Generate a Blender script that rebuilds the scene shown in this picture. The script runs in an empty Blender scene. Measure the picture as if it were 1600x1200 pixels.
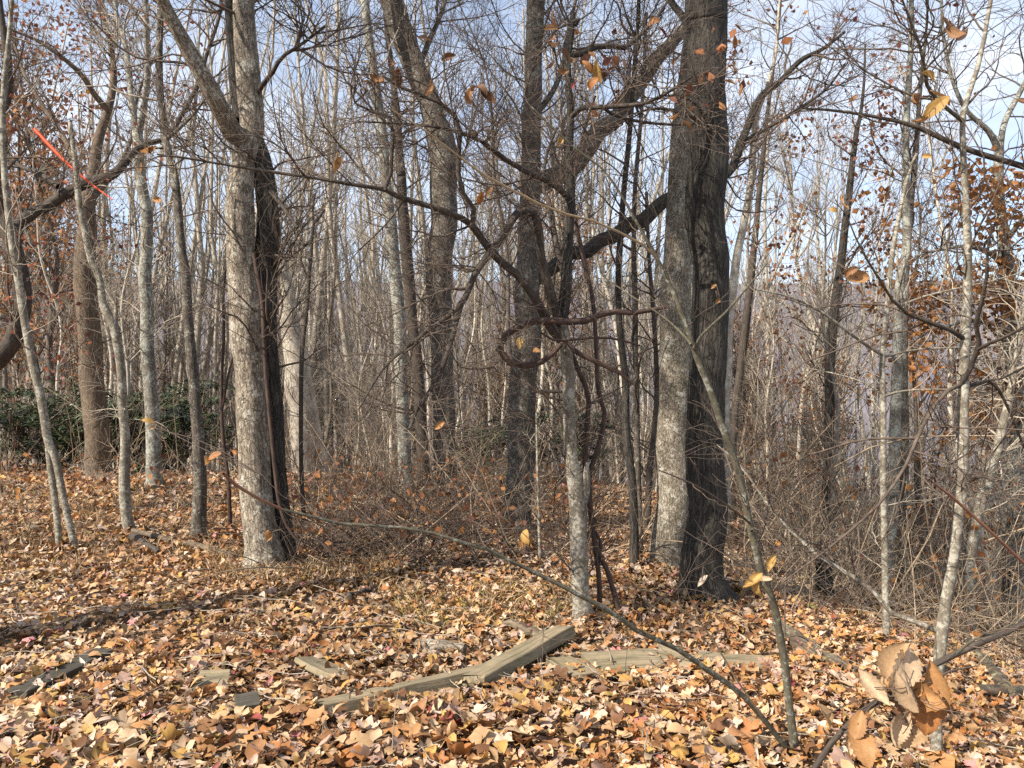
import bpy, math
import numpy as np
from mathutils import Vector

# ------------------------------------------------------------------ camera, sky, sun, exposure
sc = bpy.context.scene
COL = sc.collection
F, CH, HZ = 1208.0, 1.6, 600.0          # focal length in 1600-px units, eye height, horizon row
cam_data = bpy.data.cameras.new("camera")
cam_data.sensor_fit = 'HORIZONTAL'
cam_data.sensor_width = 36.0
cam_data.lens = 36.0 * F / 1600.0
cam_data.clip_start = 0.05
cam_data.clip_end = 12000.0
cam = bpy.data.objects.new("camera", cam_data)
cam.location = (0, 0, CH)
cam.rotation_euler = (math.radians(90), 0, 0)
COL.objects.link(cam)
sc.camera = cam

SUN_AZ, SUN_EL = math.radians(-124), math.radians(41)     # azimuth from +Y (view direction) towards +X
sun_dir = Vector((math.sin(SUN_AZ) * math.cos(SUN_EL), math.cos(SUN_AZ) * math.cos(SUN_EL), math.sin(SUN_EL)))
sd = bpy.data.lights.new("sun", 'SUN')
sd.energy = 5.0
sd.angle = math.radians(0.53)
sd.color = (1.0, 0.91, 0.79)
sun = bpy.data.objects.new("sun", sd)
sun.rotation_euler = sun_dir.to_track_quat('Z', 'Y').to_euler()
sun.location = (-20, -20, 30)
COL.objects.link(sun)

world = bpy.data.worlds.new("World")
sc.world = world
world.use_nodes = True
wt = world.node_tree
wt.nodes.clear()
sky = wt.nodes.new('ShaderNodeTexSky')
sky.sky_type = 'NISHITA'
sky.sun_disc = False
sky.sun_elevation = SUN_EL
sky.sun_rotation = SUN_AZ
sky.altitude = 900
sky.air_density = 1.0
sky.dust_density = 0.6
tc = wt.nodes.new('ShaderNodeTexCoord')
mp = wt.nodes.new('ShaderNodeMapping')
mp.inputs['Scale'].default_value = (1.0, 1.0, 3.2)
nz = wt.nodes.new('ShaderNodeTexNoise')
nz.inputs['Scale'].default_value = 2.6
nz.inputs['Detail'].default_value = 6
nz.inputs['Roughness'].default_value = 0.6
rp = wt.nodes.new('ShaderNodeValToRGB')
rp.color_ramp.elements[0].position = 0.36
rp.color_ramp.elements[0].color = (0.30, 0.30, 0.30, 1)
rp.color_ramp.elements[1].position = 0.66
rp.color_ramp.elements[1].color = (0.95, 0.95, 0.95, 1)
mx = wt.nodes.new('ShaderNodeMixRGB')
mx.inputs[2].default_value = (4.8, 5.2, 5.9, 1)       # thin bright cloud
bg = wt.nodes.new('ShaderNodeBackground')
bg.inputs['Strength'].default_value = 0.10
wo = wt.nodes.new('ShaderNodeOutputWorld')
wt.links.new(tc.outputs['Generated'], mp.inputs['Vector'])
wt.links.new(mp.outputs['Vector'], nz.inputs['Vector'])
wt.links.new(nz.outputs['Fac'], rp.inputs['Fac'])
wt.links.new(rp.outputs['Color'], mx.inputs[0])
wt.links.new(sky.outputs['Color'], mx.inputs[1])
wt.links.new(mx.outputs['Color'], bg.inputs['Color'])
wt.links.new(bg.outputs['Background'], wo.inputs['Surface'])

sc.view_settings.view_transform = 'Standard'
sc.view_settings.look = 'None'
sc.view_settings.exposure = 1.15
sc.view_settings.gamma = 1.0
sc.view_settings.use_curve_mapping = False
sc.render.engine = 'CYCLES'
sc.cycles.max_bounces = 4
sc.cycles.diffuse_bounces = 2
sc.cycles.glossy_bounces = 2
sc.cycles.transmission_bounces = 3
sc.cycles.volume_bounces = 0
sc.cycles.transparent_max_bounces = 4
sc.cycles.use_denoising = False
sc.render.film_transparent = False

rng = np.random.default_rng(20231118)

# ------------------------------------------------------------------ number helpers
def lattice(ix, iy, iz):
    h = (ix * 374761393 + iy * 668265263 + iz * 2147483647 + 1442695041) & 0xffffffff
    h = ((h ^ (h >> 13)) * 1274126177) & 0xffffffff
    h = h ^ (h >> 16)
    return (h & 0xffff) / 65535.0

def vnoise(p):
    p = np.asarray(p, float)
    i = np.floor(p).astype(np.int64)
    f = p - i
    f = f * f * (3 - 2 * f)
    r = 0
    for a in (0, 1):
        wx = f[..., 0] if a else 1 - f[..., 0]
        for b in (0, 1):
            wy = f[..., 1] if b else 1 - f[..., 1]
            for c in (0, 1):
                wz = f[..., 2] if c else 1 - f[..., 2]
                r = r + wx * wy * wz * lattice(i[..., 0] + a, i[..., 1] + b, i[..., 2] + c)
    return r * 2 - 1

def fbm(p, octaves=4, gain=0.5):
    p = np.asarray(p, float)
    a, r, t = 1.0, 0, 0
    for k in range(octaves):
        r = r + a * vnoise(p * (2.0 ** k) + 17.3 * k)
        t += a
        a *= gain
    return r / t

def softplus(v, k):
    return k * np.logaddexp(0, np.asarray(v, float) / k)

def ground_z(x, y):
    x = np.asarray(x, float)
    y = np.asarray(y, float)
    right = -0.36 * softplus(x - 1.9, 0.35) - 0.16 * softplus(x - 7.0, 0.8)
    crest = 14.5 - 0.55 * softplus(x - 0.5, 1.0)
    crest = np.maximum(crest, 8.0)
    back = -0.34 * softplus(y - crest, 0.8)
    left = 0.03 * softplus(-x - 3, 1.0)
    z = np.maximum(right + back, -60 - 0.02 * y) + left
    q = np.stack([x * 0.55, y * 0.55, 0 * x], -1)
    return z + 0.07 * fbm(q, 3) + 0.025 * vnoise(q * 3.1 + 5) + 0.015 * vnoise(q * 6)

def ground_at(x, y):
    return float(ground_z(np.array([x]), np.array([y]))[0])

def pix(px, py, d):
    """a point of the place seen at row/column of the 1600x1200 photograph, d metres ahead"""
    return np.array([(px - 800) / F * d, d, CH + (HZ - py) / F * d])

def ground_hit(px, py):
    d = np.arange(1.5, 60, 0.02)
    x = (px - 800) / F * d
    z = CH + (HZ - py) / F * d
    below = z <= ground_z(x, d)
    return float(d[np.argmax(below)]) if below.any() else 20.0

def smooth_path(pts, n):
    """Catmull-Rom through pts (k, c) resampled to n rows"""
    pts = np.asarray(pts, float)
    if len(pts) == 2:
        t = np.linspace(0, 1, n)[:, None]
        return pts[0] * (1 - t) + pts[1] * t
    seg = np.linalg.norm(np.diff(pts[:, :3], axis=0), axis=1) + 1e-6
    s = np.concatenate([[0], np.cumsum(seg)])
    q = np.linspace(0, s[-1], n)
    i = np.clip(np.searchsorted(s, q, side='right') - 1, 0, len(pts) - 2)
    u = ((q - s[i]) / seg[i])[:, None]
    ext = np.concatenate([[2 * pts[0] - pts[1]], pts, [2 * pts[-1] - pts[-2]]])
    p0, p1, p2, p3 = ext[i], ext[i + 1], ext[i + 2], ext[i + 3]
    r = 0.5 * (2 * p1 + (p2 - p0) * u + (2 * p0 - 5 * p1 + 4 * p2 - p3) * u ** 2 + (3 * p1 - p0 - 3 * p2 + p3) * u ** 3)
    if r.shape[1] > 3:
        lin = pts[i] * (1 - u) + pts[i + 1] * u
        r[:, 3:] = lin[:, 3:]
    return r

# ------------------------------------------------------------------ mesh building
class Geo:
    """collects vertices and faces with the attributes bc (bark coordinates) and col (leaf colour)"""
    def __init__(self):
        self.v, self.q, self.t, self.bc, self.col, self.n = [], [], [], [], [], 0

    def add(self, v, quads=None, tris=None, bc=None, col=None):
        v = np.asarray(v, np.float32).reshape(-1, 3)
        self.v.append(v)
        if quads is not None and len(quads):
            self.q.append(np.asarray(quads, np.int64).reshape(-1, 4) + self.n)
        if tris is not None and len(tris):
            self.t.append(np.asarray(tris, np.int64).reshape(-1, 3) + self.n)
        self.bc.append(np.zeros((len(v), 3), np.float32) if bc is None else np.asarray(bc, np.float32).reshape(-1, 3))
        self.col.append(np.full((len(v), 3), 0.3, np.float32) if col is None else np.asarray(col, np.float32).reshape(-1, 3))
        self.n += len(v)

    def mesh(self, name, mat, smooth=True, origin=None):
        v = np.concatenate(self.v) if self.v else np.zeros((0, 3), np.float32)
        if origin is not None:
            v = v - np.asarray(origin, np.float32)
        q = np.concatenate(self.q) if self.q else np.zeros((0, 4), np.int64)
        t = np.concatenate(self.t) if self.t else np.zeros((0, 3), np.int64)
        me = bpy.data.meshes.new(name)
        me.vertices.add(len(v))
        me.vertices.foreach_set('co', v.ravel())
        nl = len(q) * 4 + len(t) * 3
        me.loops.add(nl)
        me.loops.foreach_set('vertex_index', np.concatenate([q.ravel(), t.ravel()]).astype(np.int32))
        me.polygons.add(len(q) + len(t))
        st = np.concatenate([np.arange(len(q)) * 4, len(q) * 4 + np.arange(len(t)) * 3]).astype(np.int32)
        me.polygons.foreach_set('loop_start', st)
        me.polygons.foreach_set('use_smooth', np.full(len(q) + len(t), smooth))
        me.update(calc_edges=True)
        a = me.attributes.new('bc', 'FLOAT_VECTOR', 'POINT')
        a.data.foreach_set('vector', np.concatenate(self.bc).ravel())
        c = np.concatenate(self.col)
        a = me.attributes.new('col', 'FLOAT_COLOR', 'POINT')
        a.data.foreach_set('color', np.concatenate([c, np.ones((len(c), 1), np.float32)], 1).ravel())
        me.materials.append(mat)
        return me

def link(name, data, parent=None, loc=None):
    o = bpy.data.objects.new(name, data)
    COL.objects.link(o)
    if loc is not None:
        o.location = loc
    if parent is not None:
        o.parent = parent
    return o

def tag(o, label=None, cat=None, group=None, kind=None):
    if label: o['label'] = label
    if cat: o['category'] = cat
    if group: o['group'] = group
    if kind: o['kind'] = kind
    return o

def norm(v):
    return v / (np.linalg.norm(v, axis=-1, keepdims=True) + 1e-12)

def tubes(geo, P, R, sides, rough=0.0, relief=None, cap=False):
    """M tubes of n rings: P (M,n,3), R (M,n)"""
    P = np.asarray(P, float)
    R = np.asarray(R, float)
    M, n, _ = P.shape
    if M == 0:
        return
    T = norm(np.gradient(P, axis=1))
    ref = np.where(np.abs(T[:, 0, 2:3]) > 0.9, np.array([[1.0, 0, 0]]), np.array([[0, 0, 1.0]]))
    U = np.zeros_like(P)
    u = norm(ref - (ref * T[:, 0]).sum(-1, keepdims=True) * T[:, 0])
    U[:, 0] = u
    for i in range(1, n):
        u = u - (u * T[:, i]).sum(-1, keepdims=True) * T[:, i]
        u = norm(u)
        U[:, i] = u
    V = np.cross(T, U)
    L = np.concatenate([np.zeros((M, 1)), np.cumsum(np.linalg.norm(np.diff(P, axis=1), axis=2), 1)], 1)
    th = np.arange(sides) / sides * 2 * np.pi
    c, s = np.cos(th), np.sin(th)
    rr = np.repeat(R[:, :, None], sides, 2)
    bc = np.stack([rr * c, rr * s, np.repeat(L[:, :, None], sides, 2)], -1)
    bc[..., 0] += np.arange(M)[:, None, None] * 3.71
    if rough:
        q = np.stack([np.broadcast_to(c * 1.3, rr.shape), np.broadcast_to(s * 1.3, rr.shape), bc[..., 2] * 1.4 / np.maximum(R.max(), 0.02) * 0.12], -1)
        q = q + rng.uniform(0, 50, 3)
        rr = rr * (1 + rough * fbm(q, 3))
    if relief:
        fr, dep = relief
        q = bc * np.array([fr, fr, fr * 0.16])
        q = q + 0.5 * vnoise(bc * fr * 0.35)[..., None]
        ridg = 1 - np.abs(fbm(q, 3, 0.6)) * 2.2
        rr = rr + dep * np.clip(ridg, -0.6, 1) * np.minimum(1, R[:, :, None] / 0.05)
    X = P[:, :, None, :] + rr[..., None] * (U[:, :, None, :] * c[None, None, :, None] + V[:, :, None, :] * s[None, None, :, None])
    base = (np.arange(M) * n * sides)[:, None, None]
    ii = np.arange(n - 1)[None, :, None] * sides
    jj = np.arange(sides)[None, None, :]
    j2 = (jj + 1) % sides
    quads = np.stack(np.broadcast_arrays(base + ii + jj, base + ii + j2, base + ii + sides + j2, base + ii + sides + jj), -1)
    geo.add(X, quads=quads.reshape(-1, 4), bc=bc)
    if cap:
        for e in (0, n - 1):
            ring = X[:, e]
            for m in range(M):
                cen = ring[m].mean(0)
                vv = np.concatenate([ring[m], [cen]])
                a = np.arange(sides)
                tri = np.stack([a, (a + 1) % sides, np.full(sides, sides)], -1)
                if e == 0:
                    tri = tri[:, ::-1]
                geo.add(vv, tris=tri, bc=np.concatenate([bc[m, e] * 0.5, [[0, 0, 0]]]))

def grow(P, R, K, t0, t1, ang, length, rad, n, up=0.1, wob=0.25, rmin=0.0012, flat=None):
    """K side branches on the branches P; returns their centre lines and radii"""
    M, npt, _ = P.shape
    Ln = np.linalg.norm(np.diff(P, axis=1), axis=2).sum(1)
    idx = rng.choice(M, size=K, p=Ln / Ln.sum())
    t = rng.uniform(t0, t1, K)
    ft = t * (npt - 1)
    i = np.minimum(ft.astype(int), npt - 2)
    f = (ft - i)[:, None]
    a, b = P[idx, i], P[idx, i + 1]
    start = a * (1 - f) + b * f
    r = R[idx, i] * (1 - f[:, 0]) + R[idx, i + 1] * f[:, 0]
    tan = norm(b - a)
    v = rng.normal(size=(K, 3))
    perp = norm(v - (v * tan).sum(-1, keepdims=True) * tan)
    an = rng.uniform(ang[0], ang[1], K)[:, None]
    d = norm(np.cos(an) * tan + np.sin(an) * perp)
    L = rng.uniform(length[0], length[1], K) * (1.1 - 0.6 * t)
    if flat is not None:
        d[:, 2] *= flat
        d = norm(d)
    Q = np.zeros((K, n, 3))
    Q[:, 0] = start
    bend = rng.normal(size=(K, 3)) * wob * 0.35
    for k in range(1, n):
        d = norm(d + np.array([0, 0, up]) / n * 3 + bend / n * 3 + rng.normal(size=(K, 3)) * wob / math.sqrt(n))
        Q[:, k] = Q[:, k - 1] + d * (L / (n - 1))[:, None]
    r0 = np.minimum(r * 0.72, rng.uniform(rad[0], rad[1], K))
    r0 = np.maximum(r0, rmin)
    tap = np.linspace(1, 0.3, n)[None, :]
    return Q, np.maximum(r0[:, None] * tap, rmin * 0.7)

# ------------------------------------------------------------------ materials
def new_mat(name):
    m = bpy.data.materials.new(name)
    m.use_nodes = True
    nt = m.node_tree
    nt.nodes.clear()
    out = nt.nodes.new('ShaderNodeOutputMaterial')
    bs = nt.nodes.new('ShaderNodeBsdfPrincipled')
    nt.links.new(bs.outputs[0], out.inputs['Surface'])
    return m, nt, bs, out

def node(nt, kind, **kw):
    nd = nt.nodes.new(kind)
    for k, v in kw.items():
        if k in nd.inputs:
            nd.inputs[k].default_value = v
        else:
            setattr(nd, k, v)
    return nd

def ramp(nt, stops, fac):
    r = nt.nodes.new('ShaderNodeValToRGB')
    el = r.color_ramp.elements
    while len(el) < len(stops):
        el.new(0.5)
    for e, (p, c) in zip(el, stops):
        e.position = p
        e.color = (*c, 1) if len(c) == 3 else c
    nt.links.new(fac, r.inputs['Fac'])
    return r.outputs['Color']

def mixc(nt, fac, a, b, mode='MIX'):
    m = nt.nodes.new('ShaderNodeMixRGB')
    m.blend_type = mode
    for k, v in ((0, fac), (1, a), (2, b)):
        if isinstance(v, (int, float)):
            m.inputs[k].default_value = v
        elif isinstance(v, tuple):
            m.inputs[k].default_value = (*v, 1)
        else:
            nt.links.new(v, m.inputs[k])
    return m.outputs['Color']

def bark(name, light, dark, lichen=(0.42, 0.43, 0.38), amount=0.5, fine=60.0, stretch=0.18, bump=0.02, vary=0.0, moss=None, plates=None):
    m, nt, bs, out = new_mat(name)
    at = node(nt, 'ShaderNodeAttribute', attribute_name='bc')
    mp = node(nt, 'ShaderNodeMapping')
    mp.inputs['Scale'].default_value = (1, 1, stretch)
    nt.links.new(at.outputs['Vector'], mp.inputs['Vector'])
    n1 = node(nt, 'ShaderNodeTexNoise', Scale=fine, Detail=6, Roughness=0.65, Distortion=0.6)
    nt.links.new(mp.outputs[0], n1.inputs['Vector'])
    n2 = node(nt, 'ShaderNodeTexNoise', Scale=7.0, Detail=5, Roughness=0.7)
    nt.links.new(at.outputs['Vector'], n2.inputs['Vector'])
    n3 = node(nt, 'ShaderNodeTexNoise', Scale=38.0, Detail=4, Roughness=0.7)
    nt.links.new(at.outputs['Vector'], n3.inputs['Vector'])
    c = ramp(nt, [(0.36, dark), (0.52, tuple(0.5 * (a + b) for a, b in zip(light, dark))), (0.66, light)], n1.outputs['Fac'])
    crack = None
    if plates:
        ps, pst, pw = plates
        mp2 = node(nt, 'ShaderNodeMapping')
        mp2.inputs['Scale'].default_value = (1, 1, pst)
        wob = node(nt, 'ShaderNodeTexNoise', Scale=14.0, Detail=3)
        nt.links.new(at.outputs['Vector'], wob.inputs['Vector'])
        off = node(nt, 'ShaderNodeVectorMath', operation='MULTIPLY_ADD')
        nt.links.new(wob.outputs['Color'], off.inputs[0])
        off.inputs[1].default_value = (0.045, 0.045, 0.12)
        nt.links.new(at.outputs['Vector'], off.inputs[2])
        nt.links.new(off.outputs[0], mp2.inputs['Vector'])
        vo = node(nt, 'ShaderNodeTexVoronoi', feature='DISTANCE_TO_EDGE', Scale=ps)
        nt.links.new(mp2.outputs[0], vo.inputs['Vector'])
        crack = ramp(nt, [(0.0, (0, 0, 0)), (pw, (1, 1, 1))], vo.outputs['Distance'])
        vc = node(nt, 'ShaderNodeTexVoronoi', Scale=ps)
        nt.links.new(mp2.outputs[0], vc.inputs['Vector'])
        tone = ramp(nt, [(0.0, (0.72, 0.72, 0.72)), (1.0, (1.2, 1.18, 1.15))], vc.outputs['Color'])
        c = mixc(nt, 1.0, c, tone, 'MULTIPLY')
        c = mixc(nt, crack, tuple(0.7 * v for v in dark), c)
    big = ramp(nt, [(0.3, (0.68, 0.66, 0.64)), (0.7, (1.15, 1.12, 1.08))], n2.outputs['Fac'])
    c = mixc(nt, 1.0, c, big, 'MULTIPLY')
    if amount > 0:
        add = node(nt, 'ShaderNodeMath', operation='ADD')
        nt.links.new(n2.outputs['Fac'], add.inputs[0])
        nt.links.new(n3.outputs['Fac'], add.inputs[1])
        lf = ramp(nt, [(0.545 - 0.09 * amount, (0, 0, 0)), (0.60 - 0.09 * amount, (0.85, 0.85, 0.85))], _half(nt, add.outputs[0]))
        c = mixc(nt, lf, c, lichen)
    if moss:
        n4 = node(nt, 'ShaderNodeTexNoise', Scale=3.0, Detail=5)
        nt.links.new(at.outputs['Vector'], n4.inputs['Vector'])
        c = mixc(nt, ramp(nt, [(0.58, (0, 0, 0)), (0.68, (0.6, 0.6, 0.6))], n4.outputs['Fac']), c, moss)
    if vary:
        oi = node(nt, 'ShaderNodeObjectInfo')
        v = ramp(nt, [(0.0, (1 - vary, 1 - vary, 1 - vary)), (1.0, (1 + vary, 1 + vary * 0.95, 1 + vary * 0.9))], oi.outputs['Random'])
        c = mixc(nt, 1.0, c, v, 'MULTIPLY')
    nt.links.new(c, bs.inputs['Base Color'])
    bs.inputs['Roughness'].default_value = 0.85
    bs.inputs['Specular IOR Level'].default_value = 0.25
    if bump:
        bp = node(nt, 'ShaderNodeBump', Strength=0.9, Distance=bump)
        nt.links.new(n1.outputs['Fac'], bp.inputs['Height'])
        nrm = bp.outputs[0]
        if crack is not None:
            b2 = node(nt, 'ShaderNodeBump', Strength=0.8, Distance=0.008)
            nt.links.new(crack, b2.inputs['Height'])
            nt.links.new(nrm, b2.inputs['Normal'])
            nrm = b2.outputs[0]
        nt.links.new(nrm, bs.inputs['Normal'])
    return m

def _half(nt, s):
    m = node(nt, 'ShaderNodeMath', operation='MULTIPLY')
    m.inputs[1].default_value = 0.5
    nt.links.new(s, m.inputs[0])
    return m.outputs[0]

M = {}
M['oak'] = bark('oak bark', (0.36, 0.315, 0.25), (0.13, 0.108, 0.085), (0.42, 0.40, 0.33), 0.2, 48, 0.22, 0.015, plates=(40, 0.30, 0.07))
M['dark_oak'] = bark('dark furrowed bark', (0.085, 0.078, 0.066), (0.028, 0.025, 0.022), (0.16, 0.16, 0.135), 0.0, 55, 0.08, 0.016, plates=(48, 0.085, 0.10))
M['pale_oak'] = bark('pale blocky bark', (0.34, 0.305, 0.245), (0.14, 0.12, 0.09), (0.40, 0.385, 0.325), 0.28, 75, 0.2, 0.012, plates=(72, 0.30, 0.09))
M['grey'] = bark('grey bark', (0.18, 0.157, 0.128), (0.065, 0.055, 0.046), (0.25, 0.25, 0.21), 0.15, 60, 0.3, 0.01, plates=(58, 0.22, 0.06))
M['brown'] = bark('brown bark', (0.20, 0.155, 0.11), (0.065, 0.048, 0.034), (0.36, 0.34, 0.28), 0.0, 50, 0.35, 0.012)
M['lichen'] = bark('lichened bark', (0.22, 0.205, 0.175), (0.09, 0.08, 0.068), (0.31, 0.325, 0.275), 0.55, 50, 0.5, 0.01)
M['smooth'] = bark('smooth mottled bark', (0.22, 0.198, 0.155), (0.115, 0.10, 0.077), (0.33, 0.315, 0.262), 0.5, 50, 0.7, 0.005)
M['dark'] = bark('dark bark', (0.095, 0.078, 0.064), (0.035, 0.028, 0.023), (0.3, 0.3, 0.27), 0.0, 60, 0.3, 0.008)
M['vine'] = bark('vine bark', (0.10, 0.064, 0.05), (0.035, 0.024, 0.02), (0.3, 0.3, 0.27), 0.0, 80, 0.1, 0.006)
M['olive'] = bark('olive sapling bark', (0.125, 0.115, 0.08), (0.06, 0.055, 0.04), (0.25, 0.25, 0.21), 0.12, 60, 0.6, 0.003)
M['shoot'] = bark('tan shoot bark', (0.36, 0.29, 0.18), (0.24, 0.18, 0.11), (0.5, 0.48, 0.4), 0.0, 60, 0.5, 0.0)
M['russet_shoot'] = bark('russet shoot bark', (0.25, 0.125, 0.08), (0.16, 0.08, 0.05), (0.5, 0.48, 0.4), 0.0, 60, 0.5, 0.0)
M['twig'] = bark('brown twig', (0.135, 0.102, 0.08), (0.058, 0.044, 0.035), (0.3, 0.3, 0.27), 0.0, 40, 0.5, 0.0)
M['twig_grey'] = bark('grey twig', (0.42, 0.375, 0.305), (0.22, 0.19, 0.152), (0.4, 0.4, 0.36), 0.0, 40, 0.5, 0.0)
M['twig_tan'] = bark('tan twig', (0.42, 0.335, 0.24), (0.20, 0.152, 0.105), (0.4, 0.4, 0.36), 0.0, 40, 0.5, 0.0)
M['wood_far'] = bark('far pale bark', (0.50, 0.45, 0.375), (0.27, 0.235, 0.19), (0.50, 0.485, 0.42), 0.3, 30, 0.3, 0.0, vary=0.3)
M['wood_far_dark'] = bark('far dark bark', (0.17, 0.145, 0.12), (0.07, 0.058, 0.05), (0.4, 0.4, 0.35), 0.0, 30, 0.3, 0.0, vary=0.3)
M['rotten'] = bark('rotten log', (0.20, 0.155, 0.11), (0.045, 0.036, 0.027), (0.26, 0.29, 0.17), 0.1, 40, 0.12, 0.02, moss=(0.08, 0.095, 0.03))

def leafy(name, trans=0.25, rough=0.6, vary=0.0, spec=0.3):
    m, nt, bs, out = new_mat(name)
    at = node(nt, 'ShaderNodeAttribute', attribute_name='col')
    co = node(nt, 'ShaderNodeTexCoord')
    n = node(nt, 'ShaderNodeTexNoise', Scale=45.0, Detail=3, Roughness=0.65)
    nt.links.new(co.outputs['Object'], n.inputs['Vector'])
    v = ramp(nt, [(0.3, (0.72, 0.68, 0.62)), (0.7, (1.18, 1.16, 1.12))], n.outputs['Fac'])
    c = mixc(nt, 1.0, at.outputs['Color'], v, 'MULTIPLY')
    nt.links.new(c, bs.inputs['Base Color'])
    bs.inputs['Roughness'].default_value = rough
    bs.inputs['Specular IOR Level'].default_value = spec
    if trans:
        tr = node(nt, 'ShaderNodeBsdfTranslucent')
        nt.links.new(c, tr.inputs['Color'])
        ms = node(nt, 'ShaderNodeMixShader')
        ms.inputs[0].default_value = trans
        nt.links.new(bs.outputs[0], ms.inputs[1])
        nt.links.new(tr.outputs[0], ms.inputs[2])
        nt.links.new(ms.outputs[0], out.inputs['Surface'])
    return m
M['litter'] = leafy('dry leaf', 0.12)
M['hang'] = leafy('hanging dry leaf', 0.35)
M['green'] = leafy('evergreen leaf', 0.1, 0.35, spec=0.5)
M['straw'] = leafy('straw', 0.15, 0.7)

m, nt, bs, out = new_mat('forest soil')
co = node(nt, 'ShaderNodeTexCoord')
n = node(nt, 'ShaderNodeTexNoise', Scale=9.0, Detail=8, Roughness=0.75)
nt.links.new(co.outputs['Object'], n.inputs['Vector'])
n_b = node(nt, 'ShaderNodeTexVoronoi', Scale=14.0)
nt.links.new(co.outputs['Object'], n_b.inputs['Vector'])
c = ramp(nt, [(0.3, (0.05, 0.032, 0.018)), (0.5, (0.15, 0.095, 0.05)), (0.7, (0.26, 0.175, 0.10))], n.outputs['Fac'])
c = mixc(nt, 0.35, c, ramp(nt, [(0.0, (0.10, 0.06, 0.035)), (0.5, (0.25, 0.15, 0.08)), (1.0, (0.36, 0.26, 0.17))], n_b.outputs['Color']))
nt.links.new(c, bs.inputs['Base Color'])
bs.inputs['Roughness'].default_value = 0.95
bp = node(nt, 'ShaderNodeBump', Strength=1.0, Distance=0.04)
nt.links.new(n.outputs['Fac'], bp.inputs['Height'])
nt.links.new(bp.outputs[0], bs.inputs['Normal'])
M['soil'] = m

def board_mat(name, light, dark):
    m, nt, bs, out = new_mat(name)
    co = node(nt, 'ShaderNodeTexCoord')
    mp = node(nt, 'ShaderNodeMapping')
    mp.inputs['Scale'].default_value = (1.2, 28, 28)
    nt.links.new(co.outputs['Object'], mp.inputs['Vector'])
    n = node(nt, 'ShaderNodeTexNoise', Scale=2.2, Detail=6, Roughness=0.7, Distortion=0.4)
    nt.links.new(mp.outputs[0], n.inputs['Vector'])
    n2 = node(nt, 'ShaderNodeTexNoise', Scale=9.0, Detail=5, Roughness=0.7)
    nt.links.new(co.outputs['Object'], n2.inputs['Vector'])
    c = ramp(nt, [(0.32, dark), (0.55, light), (0.75, tuple(min(1, 1.25 * v) for v in light))], n.outputs['Fac'])
    c = mixc(nt, 1.0, c, ramp(nt, [(0.3, (0.62, 0.66, 0.55)), (0.7, (1.1, 1.05, 1.0))], n2.outputs['Fac']), 'MULTIPLY')
    nt.links.new(c, bs.inputs['Base Color'])
    bs.inputs['Roughness'].default_value = 0.85
    bp = node(nt, 'ShaderNodeBump', Strength=0.8, Distance=0.006)
    nt.links.new(n.outputs['Fac'], bp.inputs['Height'])
    nt.links.new(bp.outputs[0], bs.inputs['Normal'])
    return m
M['board'] = board_mat('weathered board', (0.235, 0.19, 0.125), (0.09, 0.072, 0.046))
M['board_dark'] = board_mat('dark board', (0.062, 0.054, 0.04), (0.02, 0.018, 0.014))  # darker brown tones for the left beam and the short block

m, nt, bs, out = new_mat('leafless hillside with haze tint')
co = node(nt, 'ShaderNodeTexCoord')
n = node(nt, 'ShaderNodeTexNoise', Scale=0.012, Detail=8, Roughness=0.75)
nt.links.new(co.outputs['Object'], n.inputs['Vector'])
n2 = node(nt, 'ShaderNodeTexNoise', Scale=0.12, Detail=5, Roughness=0.8)
nt.links.new(co.outputs['Object'], n2.inputs['Vector'])
c = ramp(nt, [(0.3, (0.075, 0.075, 0.095)), (0.5, (0.115, 0.108, 0.132)), (0.7, (0.16, 0.14, 0.15))], n.outputs['Fac'])  # bare forest tone, with the blue of distance haze put into the colour
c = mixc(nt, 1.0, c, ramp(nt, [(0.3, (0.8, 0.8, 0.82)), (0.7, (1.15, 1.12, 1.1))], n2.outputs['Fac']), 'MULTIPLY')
nt.links.new(c, bs.inputs['Base Color'])
bs.inputs['Roughness'].default_value = 1.0
M['hill'] = m

m, nt, bs, out = new_mat('orange plastic strip')
bs.inputs['Base Color'].default_value = (0.85, 0.10, 0.035, 1)
bs.inputs['Roughness'].default_value = 0.45
M['orange'] = m

m, nt, bs, out = new_mat('air')
nt.nodes.remove(bs)
pv = nt.nodes.new('ShaderNodeVolumePrincipled')
pv.inputs['Color'].default_value = (0.66, 0.80, 1.0, 1)
pv.inputs['Density'].default_value = 0.0012
pv.inputs['Anisotropy'].default_value = 0.0
nt.links.new(pv.outputs[0], out.inputs['Volume'])
M['haze'] = m

# ------------------------------------------------------------------ setting: ground, hills
def sheet(name, xs, ys, zf, mat):
    X, Y = np.meshgrid(xs, ys)
    Z = zf(X, Y)
    nx, ny = len(xs), len(ys)
    i = np.arange(nx - 1)[None, :] + np.arange(ny - 1)[:, None] * nx
    q = np.stack([i, i + 1, i + 1 + nx, i + nx], -1)
    g = Geo()
    g.add(np.stack([X, Y, Z], -1), quads=q.reshape(-1, 4))
    return link(name, g.mesh(name, mat))

def spaced(lo, near_lo, near_hi, hi, step, grow_):
    mid = np.arange(near_lo, near_hi, step)
    a, s, v = [], step, near_hi
    while v < hi:
        a.append(v); s *= grow_; v += s
    b, s, v = [], step, near_lo - step
    while v > lo:
        b.append(v); s *= grow_; v -= s
    return np.concatenate([[lo], b[::-1], mid, a, [hi]])

ground = sheet('ground', spaced(-1300, -9, 11, 1300, 0.18, 1.15), spaced(-30, 1.5, 17, 1300, 0.18, 1.13), ground_z, M['soil'])
tag(ground, kind='structure')

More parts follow.
